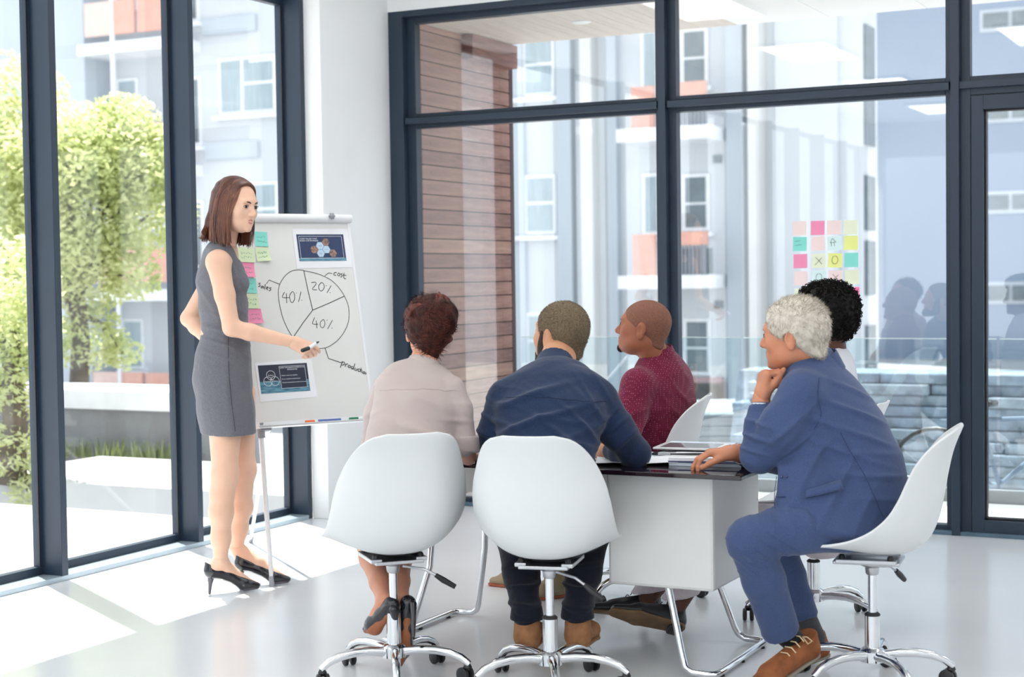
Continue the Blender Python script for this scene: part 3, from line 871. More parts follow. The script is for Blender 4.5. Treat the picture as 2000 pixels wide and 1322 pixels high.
for i in range(33):
    for y in (8.72, 9.22, 9.78):
        if not sn:
            o = MB().lathe([(.004, 0), (.004, .002)], 6, Matrix.Rotation(R(90), 4, 'Y')).build('screw', M_rail, clad); sn[0] = o
        else:
            o = sn[0].copy(); COL.objects.link(o)
        o.location = (-4.978, y, -.02 + (i + .5) * bh)
        o['kind'] = 'structure'

# soffit over the terrace: narrow boards, then white panels
M_sof = mat('soffit_board', srgb(206, 196, 184), rough=0.6, color2=srgb(190, 178, 165), scale=2.5, stretch=(10, 1, 1))
M_sofw = mat('soffit_panel_white', (0.8, 0.8, 0.79), rough=0.6, var=0.01)
sof = struct(boxobj('ceiling_terrace', (-5.3, 8.6, 3.0), (6, 9.75, 3.3), M_sofw))
sb0 = None
for i in range(14):
    if sb0 is None:
        o = MB().box((0, 0, 0), (.117, 1.14, .018)).build('soffit_board', M_sof, sof, bevel=.003); sb0 = o
    else:
        o = sb0.copy(); COL.objects.link(o)
    o.location = (-4.98 + i * .12, 8.605, 2.978)
sp0 = None
for i in range(10):
    if sp0 is None:
        o = MB().box((0, 0, 0), (.595, 1.14, .018)).build('soffit_panel', M_sofw, sof, bevel=.003); sp0 = o
    else:
        o = sp0.copy(); COL.objects.link(o)
    o.location = (-3.3 + i * .6, 8.605, 2.978)
o = MB().lathe([(.05, 2.97), (.06, 2.974), (.06, 2.98)], 20, Matrix.Translation((-4.1, 9.1, 0))).build('downlight', M_wframe, sof, smooth='auto')

# glass balustrade
bal = empty('glass_balustrade', (-4.95, 9.9, 0), 0, 'clear frameless glass balustrade along the terrace edge', 'balustrade')
M_bglass = glass_mat('balustrade_glass', (0.90, 0.96, 0.97), base=0.05)
M_edge = mat('polished_glass_edge', (0.75, 0.88, 0.88), rough=0.15)
for i in range(7):
    x0 = -4.95 + i * 1.62
    p = MB().box((x0 + 4.95, -.006, .02), (x0 + 4.95 + 1.6, .006, .975)).build('glass_panel', M_bglass, bal)
    MB().box((x0 + 4.95, -.006, .975), (x0 + 4.95 + 1.6, .006, .981)).build('panel_edge', M_edge, p)
MB().box((0, -.03, -.03), (11.3, .03, .06)).build('base_channel', mat('grey_channel', (0.3, 0.32, 0.34), rough=0.5), bal, bevel=.004)

# planter wall and kerb beyond the side windows
def outdoor(name, lo, hi, material, label, cat, bevel=0.02):
    o = boxobj(name, lo, hi, material, bevel=bevel)
    return tag(o, label, cat)
pw = empty('planter_wall', (-14, 10.4, 0), 0, 'low grey planter wall with a white coping outside the side windows', 'wall')
MB().box((-16, -.15, -.3), (6.2, .35, .34)).build('wall_body', mat('grey_render', (0.20, 0.20, 0.21), rough=0.9, var=0.06), pw)
MB().box((-16, -.22, .34), (6.2, .5, .50)).build('coping', mat('white_coping', (0.62, 0.63, 0.65), rough=0.8), pw, bevel=.01)
hg = empty('grass_verge', (-14, 10.1, 0), 0, 'strip of short green planting at the foot of the planter wall', 'planting')
gb = MB()
pr = random.Random(9)
for i in range(2600):
    x = pr.uniform(-12, 6); y = pr.uniform(-.1, .12); h_ = pr.uniform(.05, .14); a = pr.uniform(0, 6.28)
    dx, dy = .012 * math.cos(a), .012 * math.sin(a)
    gb.add([(x - dx, y - dy, -.05), (x + dx, y + dy, -.05), (x + pr.uniform(-.04, .04), y + pr.uniform(-.04, .04), h_)], [(0, 1, 2)])
g = gb.build('blades', mat('verge_green', srgb(128, 138, 92), rough=0.8, var=0.2), hg); g['kind'] = 'stuff'
tag(boxobj('kerb', (-30, 9.28, -.3), (XL - 3.65, 9.6, .1), mat('kerb_concrete', (0.55, 0.55, 0.50), rough=0.9, var=0.05), bevel=.02), 'pale concrete kerb stone strip beyond the road outside', 'kerb')

# ------------------------------------------------------------------ apartment building across the street
FY = 30.0
def fX(px, Y=FY): 
    d = at(px, 540, 1.0) - Vector((0, 0, CAM_H)); return d.x / d.y * Y
def fZ(px, py, Y=FY):
    return on_back(px, py, Y).z
ap = empty('apartment_building', (-18, FY, -1.6), 0, 'pale apartment block with salmon balconies across the street', 'building')
API = Matrix.Translation((18, -FY, 1.6))
def ab(name, lo, hi, material, parent=None, bevel=0.0):
    o = boxobj(name, lo, hi, material, parent or ap, bevel=bevel)
    o.matrix_parent_inverse = API
    return o
XA0, XA1 = -34.0, fX(1682)
ab('wall', (XA0, FY, -1.6), (XA1, FY + 1.3, 16), M_fac)
def awin(x0, x1, z0, z1, Y=FY, panes=((0, .38, 0, 1), (.44, 1, 0, .5), (.44, 1, .56, 1)), dark=False, open_sash=False):
    w = ab('window', (x0, Y - .06, z0), (x1, Y + .02, z1), M_wframe)
    W_, H_ = x1 - x0, z1 - z0
    b = .07
    for a0, a1, c0, c1 in panes:
        p = boxobj('pane', (x0 + b + a0 * (W_ - 2 * b), Y - .075, z0 + b + c0 * (H_ - 2 * b)), (x0 + b + a1 * (W_ - 2 * b), Y - .05, z0 + b + c1 * (H_ - 2 * b)), M_wdark if dark else M_wpane)
        p.parent = w
    o = ab('window_ledge', (x0 - .1, Y - .2, z0 - .12), (x1 + .1, Y, z0 - .03), M_slab)
    if open_sash:
        s = MB(); xm = x0 + .5 * W_
        s.box((-.35, 0, -.5), (.35, .04, 0), Matrix.Translation((xm + .45, Y - .1, z1 - .1)) @ Matrix.Rotation(R(28), 4, 'X'))
        q = s.build('open_sash', M_wframe, ap); q.matrix_parent_inverse = API
ST = 2.88
# window stack seen between the timber wall and the first balcony bay
x0, x1 = fX(990), fX(1090)
zc = fZ(1050, 400)
for k in range(-2, 5):
    awin(x0, x1, zc - .62 + k * ST, zc + .62 + k * ST)
# pilasters
for pa, pb, dep, mt in ((1100, 1128, .25, M_facg), (1150, 1172, .35, M_fac2), (1196, 1214, .2, M_facg), (1430, 1462, .3, M_facg), (1478, 1500, .5, M_fac2), (1520, 1640, .12, M_fac)):
    ab('pilaster', (fX(pa), FY - dep, -1.6), (fX(pb), FY + .1, 16), mt)
ab('wall_strip', (fX(1000), FY - .1, -1.6), (fX(1030), FY + .1, 16), M_facg)
# balcony bay seen either side of the mullion
bx0, bx1 = fX(1248), fX(1422)
zs = fZ(1400, 550)
for k in range(-1, 5):
    z_ = zs + k * ST
    sl = ab('balcony_slab', (bx0, FY - 1.1, z_ - .12), (bx1, FY, z_ + .14), M_slab)
    if k != -1:
        ab('balcony_panel', (bx0 + .3, FY - 1.05, z_ + .14), (fX(1318), FY - .98, z_ + .95), M_salmon)
        ab('balcony_panel', (fX(1336), FY - 1.05, z_ + .72), (bx1 - .05, FY - .98, z_ + .98), M_salmon)
        for i in range(11):
            xx = fX(1338) + i * (bx1 - .1 - fX(1338)) / 10
            ab('baluster', (xx - .02, FY - 1.04, z_ + .14), (xx + .02, FY - 1.0, z_ + .72), M_rail)
        if k == 0:
            for i, cc in enumerate((M_wdark, M_facb, M_salmon_p, M_wdark)):
                ab('drying_cloth', (fX(1345) + i * .22, FY - .9, z_ + .16), (fX(1345) + i * .22 + .17, FY - .86, z_ + .66), cc)
    else:
        ab('base_panel', (bx0 + .7, FY - .3, z_ + .2), (fX(1416), FY - .1, z_ + 1.0 - .12), M_pink)
    awin(fX(1336), fX(1388), z_ + 1.02, z_ + 2.15, panes=((0, 1, 0, .45), (0, 1, .5, 1)), dark=True)
    awin(fX(1258), fX(1292), z_ + .95, z_ + 2.2, panes=((0, 1, 0, 1),))
    ab('vent', (fX(1396), FY - .05, z_ + 2.35), (fX(1412), FY, z_ + 2.5), M_wdark)
ab('base_panel', (fX(1330), FY - .3, -1.6), (fX(1416), FY - .1, fZ(1380, 735)), M_pink)
# end wall windows
for k in range(-2, 5):
    for dz in (0.0, 1.25):
        o = ab('side_window', (XA1 - .02, FY + .25, zs + k * ST - .3 + dz), (XA1 + .05, FY + .95, zs + k * ST + .75 + dz), M_wdark)
# wing seen through the side windows: balcony bay and windows
lx0, lx1 = fX(235), fX(402)
zs2 = fZ(280, 103)
for k in range(-4, 3):
    z_ = zs2 + k * ST
    ab('balcony_slab', (lx0 - .2, FY - 1.1, z_ - .13), (lx1, FY, z_ + .13), M_slab)
    ab('balcony_panel', (lx0, FY - 1.05, z_ + .3), (fX(285), FY - .98, z_ + 1.08), M_salmon_p)
    ab('balcony_panel', (fX(291), FY - 1.05, z_ + .3), (fX(330), FY - .98, z_ + 1.08), M_salmon)
    ab('balcony_panel', (fX(336), FY - 1.05, z_ + .3), (lx1 - .1, FY - .98, z_ + 1.08), M_salmon)
    ab('balcony_post', (fX(285), FY - 1.08, z_ + .13), (fX(291), FY - 1.0, z_ + ST), M_wframe)
    awin(fX(240), fX(280), z_ + 1.1, z_ + 2.3, panes=((0, 1, 0, 1),))
    awin(fX(372), fX(402), z_ + .6, z_ + 2.2, panes=((0, 1, 0, 1),), dark=True)
    ab('band', (lx1 + .1, FY - .08, z_ + .25), (fX(512), FY, z_ + .62), M_facg)
    awin(fX(438), fX(548), z_ + ST - 4.5, z_ + ST - 3.2, open_sash=(k % 2 == 0))
    awin(fX(100), fX(182), z_ + 1.0, z_ + 2.2)
ab('wall_return', (XA0, FY - .9, -1.6), (fX(225), FY, 16), M_facg)

# shaded tower further along the street
BY = 54.0
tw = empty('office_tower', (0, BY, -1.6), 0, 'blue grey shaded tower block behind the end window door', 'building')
TWI = Matrix.Translation((0, -BY, 1.6))
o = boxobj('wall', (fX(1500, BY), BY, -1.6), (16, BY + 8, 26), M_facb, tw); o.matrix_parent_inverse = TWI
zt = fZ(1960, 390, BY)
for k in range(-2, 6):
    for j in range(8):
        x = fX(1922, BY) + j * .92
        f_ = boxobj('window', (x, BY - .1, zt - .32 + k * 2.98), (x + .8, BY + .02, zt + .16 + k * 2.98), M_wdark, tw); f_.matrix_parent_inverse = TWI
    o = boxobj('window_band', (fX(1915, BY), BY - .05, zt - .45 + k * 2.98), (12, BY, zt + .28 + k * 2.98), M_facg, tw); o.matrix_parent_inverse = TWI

# ------------------------------------------------------------------ trees
def leaf_mat(name, c1, c2):
    m = mat(name, c1, rough=0.5, color2=c2, scale=1.6)
    t = m.node_tree; b = t.nodes['Principled BSDF']; out = t.nodes['Material Output']
    tl = t.nodes.new('ShaderNodeBsdfTranslucent')
    t.links.new(b.inputs['Base Color'].links[0].from_socket, tl.inputs['Color'])
    mx = t.nodes.new('ShaderNodeMixShader'); mx.inputs['Fac'].default_value = 0.55
    t.links.new(b.outputs[0], mx.inputs[1]); t.links.new(tl.outputs[0], mx.inputs[2]); t.links.new(mx.outputs[0], out.inputs['Surface'])
    return m
M_leaf = leaf_mat('leaf_yellow_green', srgb(232, 232, 186), srgb(184, 196, 132))
M_bark = mat('bark', srgb(104, 92, 80), rough=0.9, var=0.15, scale=12, bump=0.3)
def tree(base, crown, n, seed, label, lmin=.05, lmax=.1):
    rn = random.Random(seed)
    t = empty('street_tree', base, 0, label, 'tree', 'trees outside the side windows')
    B = Vector(base)
    cc = [(Vector(c) - B, r) for c, r in crown]
    tk = MB()
    top = cc[0][0]
    tk.tube([(0, 0, 0), (0.05, .02, top.z * .4), (top.x * .5, top.y * .5, top.z * .75), top], [.11, .09, .07, .03], 8)
    for c, r in cc[1:]:
        m0 = Vector((top.x * .4, top.y * .4, top.z * rn.uniform(.45, .75)))
        tk.tube([m0, (m0 + c) / 2 + Vector((0, 0, .1)), c], [.04, .025, .012], 6)
    tk.build('trunk', M_bark, t, smooth=True)
    lf = MB()
    tot = sum(r ** 2 for c, r in cc)
    for c, r in cc:
        for i in range(int(n * r * r / tot)):
            d = Vector((rn.gauss(0, 1), rn.gauss(0, 1), rn.gauss(0, 1))).normalized() * r * rn.uniform(.35, 1.05) ** .6
            d.z *= .85
            p = c + d
            s = rn.uniform(lmin, lmax)
            a = Vector((rn.gauss(0, 1), rn.gauss(0, 1), rn.gauss(0, .6))).normalized()
            b = a.cross(Vector((rn.gauss(0, 1), rn.gauss(0, 1), rn.gauss(0, 1)))).normalized()
            lf.add([p - a * s, p + b * s * .45, p + a * s, p - b * s * .45], [(0, 1, 2, 3)])
    f = lf.build('foliage', M_leaf, t); f['kind'] = 'stuff'
    return t
tb_ = at(150, 760, 16.0); tb_.z = -0.05
tree(tb_, [(at(150, 420, 16), .75), (at(40, 330, 16), .8), (at(200, 300, 16), .6), (at(265, 330, 15.8), .5), (at(240, 250, 16), .42), (at(300, 300, 16), .35), (at(290, 420, 16), .5), (at(60, 480, 15.6), .7), (at(170, 520, 16), .55), (at(260, 540, 16), .3), (at(170, 660, 16), .4), (at(20, 200, 16.2), .6), (at(240, 690, 16), .2), (at(130, 300, 15.5), .6), (at(-60, 400, 16), 1.1)], 34000, 11, 'yellow green leafy tree seen through the side windows', .025, .055)
tb2 = at(20, 980, 11.5); tb2.z = -0.05
tree(tb2, [(at(30, 640, 11.5), .35), (at(-20, 560, 11.5), .5), (at(45, 760, 11.5), .25), (at(20, 880, 11.5), .28), (at(55, 960, 11.4), .16), (at(-40, 700, 11.6), .5)], 7000, 12, 'slender creeper covered sapling at the far edge of the side windows', .02, .04)

# parked car and bicycle beyond the balustrade
M_carw = mat('car_paint_white', (0.72, 0.74, 0.76), rough=0.2, coat=0.5, var=0.01)
M_carg = mat('car_glass', (0.05, 0.07, 0.09), rough=0.08, spec=0.6)
def car(loc, rz, label):
    t = empty('parked_car', loc, rz, label, 'car', 'cars parked in the street')
    sec = [(-2.1, .35), (-2.12, .75), (-1.75, .88), (-1.1, .95), (-.55, 1.38), (.75, 1.42), (1.55, 1.0), (2.05, .95), (2.12, .4)]
    m = MB(); m.prism(sec, -.82, .82, Matrix.Rotation(R(90), 4, 'X')); m.build('body', M_carw, t, bevel=.08)
    win = [(-1.0, .96), (-.5, 1.32), (.7, 1.36), (1.4, 1.0)]
    m = MB(); m.prism(win, -.835, .835, Matrix.Rotation(R(90), 4, 'X')); m.build('side_glass', M_carg, t)
    m = MB(); m.add([(-1.12, -.7, .97), (-1.12, .7, .97), (-.6, .62, 1.36), (-.6, -.62, 1.36)], [(0, 1, 2, 3)]); m.build('windscreen', M_carg, t, solid=.02)
    for x in (-1.3, 1.3):
        for y in (-.78, .78):
            MB().lathe([(.18, -.1), (.31, -.1), (.31, .1), (.18, .1)], 20, Matrix.Translation((x, y, .31)) @ Matrix.Rotation(R(90), 4, 'X')).build('wheel', M_black, t, smooth='auto')
    return t
c1 = at(1405, 835, 19.5)
car((c1.x, c1.y, -1.6), R(15), 'white parked car in the street beyond the glass balustrade')
def bicycle(loc, rz, label):
    t = empty('bicycle', loc, rz, label, 'bicycle')
    for x in (-.5, .5):
        w = MB(); w.tube([(x + .33 * math.cos(q), 0, .34 + .33 * math.sin(q)) for q in np.linspace(0, 2 * math.pi, 25)], .016, 6, cap=False)
        wo = w.build('wheel', M_black, t, smooth=True)
        s = MB()
        for k in range(10):
            a = k * math.pi / 5
            s.tube([(x, 0, .34), (x + .32 * math.cos(a), 0, .34 + .32 * math.sin(a))], .002, 4)
        s.build('spokes', M_steel, wo)
    f = MB()
    for a, b in (((-.5, .34), (-.08, .32)), ((-.08, .32), (.36, .72)), ((-.08, .32), (-.22, .8)), ((-.2, .74), (.34, .78)), ((-.5, .34), (-.2, .74)), ((.5, .34), (.34, .85))):
        f.tube([(a[0], 0, a[1]), (b[0], 0, b[1])], .016, 8)
    f.build('frame', M_facb, t, smooth='auto')
    MB().tube([(.3, -.25, .95), (.34, 0, .93), (.3, .25, .95)], .012, 8).build('handlebar', M_black, t, smooth=True)
    MB().box((-.34, -.06, .83), (-.1, .06, .87)).build('saddle', M_black, t, bevel=.02)
    return t
bicycle((-1.75, 10.55, -.32), R(-10), 'blue bicycle leaning beyond the balustrade by the glazed door')
rk = random.Random(21)
pl = empty('stone_bank', (-2, 14.5, -1.6), 0, 'low bank of rough blue grey stones beyond the balustrade', 'wall')  # made-up bank, stands in for a blurred reflection in the balustrade glass
M_reflbank = [mat('stone_%d' % k, c, rough=0.9, var=0.25, scale=7) for k, c in enumerate(((.24, .29, .35), (.26, .31, .37), (.29, .33, .38), (.22, .27, .33)))]  # tones of the reflection put into the added stones
k = 0
for r_ in range(20):
    x = -3.2 + rk.uniform(0, .3)
    while x < 4.5:
        w = rk.uniform(.5, 1.5); h_ = rk.uniform(.12, .19)
        m = MB(); m.box((0, -.4, 0), (w * .84 - .006, 0, .098))
        o = m.build('stone', M_reflbank[rk.randrange(4)], pl, bevel=.012); k += 1
        o.location = (x, rk.uniform(.2, .3) + r_ * .03, r_ * .102)
        x += w * .84
MB().prism([(0, -.3), (1.6, -.3), (1.6, 2.0), (1.0, 2.0)], -3.3, 4.6, Matrix(((0, 0, 1, 0), (1, 0, 0, 0.1), (0, 1, 0, 0), (0, 0, 0, 1)))).build('earth_core', M_reflbank[3], pl)
# ------------------------------------------------------------------ implicit bodies: smooth unions of tapered limbs, meshed with surface nets
def N3(p):
    return np.array(p, dtype=np.float64)

def unit(v):
    v = N3(v); return v / (np.linalg.norm(v) + 1e-12)

class Sdf:
    def __init__(s):
        s.ops = []; s.lo = np.full(3, 1e9); s.hi = np.full(3, -1e9)
    def _grow(s, lo, hi):
        s.lo = np.minimum(s.lo, lo); s.hi = np.maximum(s.hi, hi)
    def cone(s, a, b, ra, rb, k=.015, op='add'):
        a, b = N3(a), N3(b)
        r = max(ra, rb)
        lo, hi = np.minimum(a, b) - r, np.maximum(a, b) + r
        ab = b - a; L2 = ab @ ab + 1e-12
        def f(X, Y, Z):
            px, py, pz = X - a[0], Y - a[1], Z - a[2]
            t = np.clip((px * ab[0] + py * ab[1] + pz * ab[2]) / L2, 0, 1)
            return np.sqrt((px - t * ab[0]) ** 2 + (py - t * ab[1]) ** 2 + (pz - t * ab[2]) ** 2) - (ra + (rb - ra) * t)
        s.ops.append((op, f, lo, hi, k))
        if op == 'add': s._grow(lo, hi)
        return s
    def chain(s, pts, rs, k=.015):
        for i in range(len(pts) - 1):
            s.cone(pts[i], pts[i + 1], rs[i], rs[i + 1], k)
        return s
    def ell(s, c, r, axes=None, k=.015, op='add'):
        c, r = N3(c), N3(r)
        A = np.eye(3) if axes is None else np.array([unit(v) for v in axes])
        R_ = float(max(r))
        lo, hi = c - R_, c + R_
        def f(X, Y, Z):
            px, py, pz = X - c[0], Y - c[1], Z - c[2]
            q = [(A[i, 0] * px + A[i, 1] * py + A[i, 2] * pz) for i in range(3)]
            k0 = np.sqrt(sum((q[i] / r[i]) ** 2 for i in range(3)))
            k1 = np.sqrt(sum((q[i] / r[i] ** 2) ** 2 for i in range(3))) + 1e-9
            return k0 * (k0 - 1) / k1
        s.ops.append((op, f, lo, hi, k))
        if op == 'add': s._grow(lo, hi)
        return s
    def ecap(s, a, b, side, ra, rb, k=.02, op='add', end=None):
        """limb with an elliptic section: ra, rb = (half width along side, half depth)"""
        a, b = N3(a), N3(b)
        ax = b - a; L = np.linalg.norm(ax); ax = ax / L
        sd = N3(side); sd = unit(sd - ax * (sd @ ax)); fr = np.cross(ax, sd)
        R_ = max(*ra, *rb)
        lo, hi = np.minimum(a, b) - R_, np.maximum(a, b) + R_
        def f(X, Y, Z):
            px, py, pz = X - a[0], Y - a[1], Z - a[2]
            w = px * ax[0] + py * ax[1] + pz * ax[2]
            u = px * sd[0] + py * sd[1] + pz * sd[2]
            v = px * fr[0] + py * fr[1] + pz * fr[2]
            t = np.clip(w / L, 0, 1)
            ru = ra[0] + (rb[0] - ra[0]) * t; rv = ra[1] + (rb[1] - ra[1]) * t
            ex = w - t * L
            re = end if end else np.minimum(ru, rv)
            q = np.sqrt((u / ru) ** 2 + (v / rv) ** 2 + (ex / re) ** 2)
            g = np.sqrt((u / ru ** 2) ** 2 + (v / rv ** 2) ** 2 + (ex / re ** 2) ** 2) + 1e-6
            return np.where(q < .3, (q - 1) * np.minimum(ru, rv), q * (q - 1) / g)
        s.ops.append((op, f, lo, hi, k))
        if op == 'add': s._grow(lo, hi)
        return s
    def loft(s, secs, side, k=.03):
        """secs: [(centre, half width, half depth)]"""
        for (a, wa, da), (b, wb, db) in zip(secs, secs[1:]):
            s.ecap(a, b, side, (wa, da), (wb, db), k)
        return s
    def cut(s, p, n, k=.004):
        """keep the side against n"""
        p, n = N3(p), unit(n)
        def f(X, Y, Z):
            return (X - p[0]) * n[0] + (Y - p[1]) * n[1] + (Z - p[2]) * n[2]
        s.ops.append(('cut', f, None, None, k))
        return s
    def sub_last(s):
        op, f, lo, hi, k = s.ops[-1]; s.ops[-1] = ('sub', f, lo, hi, k); return s
    def off(s, d):
        """grow everything so far"""
        s.ops.append(('off', d, None, None, 0)); s.lo = s.lo - d; s.hi = s.hi + d
        return s
    def mesh(s, res, smooth=1, lo=None, hi=None):
        lo = (s.lo if lo is None else N3(lo)) - 3 * res
        hi = (s.hi if hi is None else N3(hi)) + 3 * res
        n = np.ceil((hi - lo) / res).astype(int) + 1
        ax = [lo[i] + res * np.arange(n[i]) for i in range(3)]
        D = np.full(n, .5)
        for op, f, a, b, k in s.ops:
            if op == 'off':
                D -= f; continue
            if a is None:
                sl = (slice(None),) * 3
            else:
                m = k + .02 + 2 * res
                i0 = np.clip(np.floor((a - m - lo) / res).astype(int), 0, n - 1)
                i1 = np.clip(np.ceil((b + m - lo) / res).astype(int) + 1, 1, n)
                if np.any(i1 <= i0): continue
                sl = tuple(slice(i0[i], i1[i]) for i in range(3))
            d = f(ax[0][sl[0]][:, None, None], ax[1][sl[1]][None, :, None], ax[2][sl[2]][None, None, :])
            c = D[sl]
            if op == 'add':
                h = np.clip(.5 + .5 * (d - c) / k, 0, 1)
                D[sl] = d + (c - d) * h - k * h * (1 - h)
            else:
                e = -d if op == 'sub' else d
                h = np.clip(.5 - .5 * (e - c) / k, 0, 1)
                D[sl] = e + (c - e) * h + k * h * (1 - h)
        return surface_nets(D, lo, res, smooth)

CORN = np.array([(i, j, k) for i in (0, 1) for j in (0, 1) for k in (0, 1)])
EDGES = [(a, b) for a in range(8) for b in range(a + 1, 8) if np.abs(CORN[a] - CORN[b]).sum() == 1]

def surface_nets(D, lo, res, smooth=1):
    neg = D < 0
    cnt = np.zeros(tuple(np.array(D.shape) - 1), np.int8)
    for i, j, k in CORN:
        cnt += neg[i:i + cnt.shape[0], j:j + cnt.shape[1], k:k + cnt.shape[2]]
    act = (cnt > 0) & (cnt < 8)
    idx = np.argwhere(act)
    vals = np.stack([D[idx[:, 0] + c[0], idx[:, 1] + c[1], idx[:, 2] + c[2]] for c in CORN], 1)
    acc = np.zeros((len(idx), 3)); num = np.zeros(len(idx))
    for a, b in EDGES:
        va, vb = vals[:, a], vals[:, b]
        m = (va < 0) != (vb < 0)
        t = np.where(m, va / np.where(m, va - vb, 1), 0)
        acc += np.where(m[:, None], CORN[a] + (CORN[b] - CORN[a]) * t[:, None], 0)
        num += m
    V = lo + res * (idx + acc / num[:, None])
    ids = np.full(act.shape, -1, np.int64); ids[act] = np.arange(len(idx))
    F = []
    for axn in range(3):
        s0 = [slice(None)] * 3; s1 = [slice(None)] * 3
        s0[axn] = slice(0, -1); s1[axn] = slice(1, None)
        A, B = neg[tuple(s0)], neg[tuple(s1)]
        for sgn, mm in ((1, A & ~B), (-1, ~A & B)):
            e = np.argwhere(mm)
            u, w = (axn + 1) % 3, (axn + 2) % 3
            ok = (e[:, u] > 0) & (e[:, w] > 0) & (e[:, u] < act.shape[u]) & (e[:, w] < act.shape[w])
            e = e[ok]
            q = []
            for du, dw in ((0, 0), (-1, 0), (-1, -1), (0, -1)):
                c = e.copy(); c[:, u] += du; c[:, w] += dw
                q.append(ids[c[:, 0], c[:, 1], c[:, 2]])
            q = np.stack(q, 1)
            q = q[(q >= 0).all(1)]
            F.append(q if sgn > 0 else q[:, ::-1])
    F = np.concatenate(F)
    for _ in range(smooth):
        S = np.zeros_like(V); c = np.zeros(len(V))
        for i in range(4):
            a, b = F[:, i], F[:, (i + 1) % 4]
            np.add.at(S, a, V[b]); np.add.at(c, a, 1)
            np.add.at(S, b, V[a]); np.add.at(c, b, 1)
        V = .5 * V + .5 * S / np.maximum(c, 1)[:, None]
    return V, F

def vnormals(V, F):
    n = np.cross(V[F[:, 2]] - V[F[:, 0]], V[F[:, 3]] - V[F[:, 1]])
    out = np.zeros_like(V)
    for i in range(4): np.add.at(out, F[:, i], n)
    return out / (np.linalg.norm(out, axis=1)[:, None] + 1e-12)

def wob(P, freq, seed=0, n=5):
    """cheap smooth noise in about [-1, 1]"""
    r = np.random.RandomState(seed)
    o = np.zeros(len(P))
    for i in range(n):
        k = r.normal(size=3); k = k / np.linalg.norm(k) * freq * r.uniform(.7, 1.4)
        k2 = r.normal(size=3) * freq * .35
        o += np.sin(P @ k + r.uniform(0, 6.28) + 1.2 * np.sin(P @ k2 + r.uniform(0, 6.28)))
    return o / (n * .7)

def folds(V, F, list_):
    """cloth folds: list of (centre, reach, wave direction, wavelength, height, seed)"""
    nrm = vnormals(V, F)
    d = np.zeros(len(V))
    for c, reach, wd, wl, h, seed in list_:
        w = np.exp(-((V - N3(c)) ** 2).sum(1) / reach ** 2)
        ph = (V @ unit(wd)) * (2 * math.pi / wl) + 1.6 * wob(V, 2.2 / wl * .45, seed)
        s = np.exp(-6.0 * np.sin(ph / 2) ** 2) - .24
        d += w * h * 1.7 * s * np.clip(0.55 + .6 * wob(V, 1.4 / wl * .5, seed + 9), 0, 1.3)
    return V + nrm * (1.8 * d)[:, None]

def mesh_obj(name, parts, materials, parent=None, mat_fn=None, smooth=True):
    """parts: [(V, F)] joined into one mesh object"""
    Vs, Fs, o = [], [], 0
    for V, F in parts:
        Vs.append(V); Fs.append(F + o); o += len(V)
    V = np.concatenate(Vs); F = np.concatenate(Fs)
    me = bpy.data.meshes.new(name)
    me.vertices.add(len(V)); me.vertices.foreach_set('co', V.astype(np.float32).ravel())
    me.loops.add(4 * len(F)); me.loops.foreach_set('vertex_index', F.astype(np.int32).ravel())
    me.polygons.add(len(F))
    me.polygons.foreach_set('loop_start', np.arange(0, 4 * len(F), 4, dtype=np.int32))
    me.polygons.foreach_set('loop_total', np.full(len(F), 4, np.int32))
    for m in (materials if isinstance(materials, (list, tuple)) else [materials]):
        me.materials.append(m)
    if mat_fn is not None:
        me.polygons.foreach_set('material_index', mat_fn(V[F].mean(1)).astype(np.int32))
    me.polygons.foreach_set('use_smooth', np.ones(len(F), bool))
    me.update(calc_edges=True); me.validate()
    ob = bpy.data.objects.new(name, me)
    COL.objects.link(ob)
    if parent:
        ob.parent = parent
        ob.matrix_parent_inverse = parent.matrix_basis.inverted()
    return ob

def person_root(loc, label):
    return empty('person', loc, 0, label, 'person')

def pchild(o, root):
    o.parent = root; o.matrix_parent_inverse = root.matrix_basis.inverted(); return o

# ------------------------------------------------------------------ heads and hands
class Frame:
    def __init__(s, c, f, u):
        s.c = N3(c); s.y = unit(f); u = N3(u); s.z = unit(u - s.y * (u @ s.y)); s.x = np.cross(s.y, s.z)   # x = the person's right
    def __call__(s, x, y, z):
        return s.c + x * s.x + y * s.y + z * s.z
    def d(s, x, y, z):
        return x * s.x + y * s.y + z * s.z
    @property
    def ax(s): return (s.x, s.y, s.z)
    def local(s, P):
        q = P - s.c
        return np.stack([q @ s.x, q @ s.y, q @ s.z], -1)

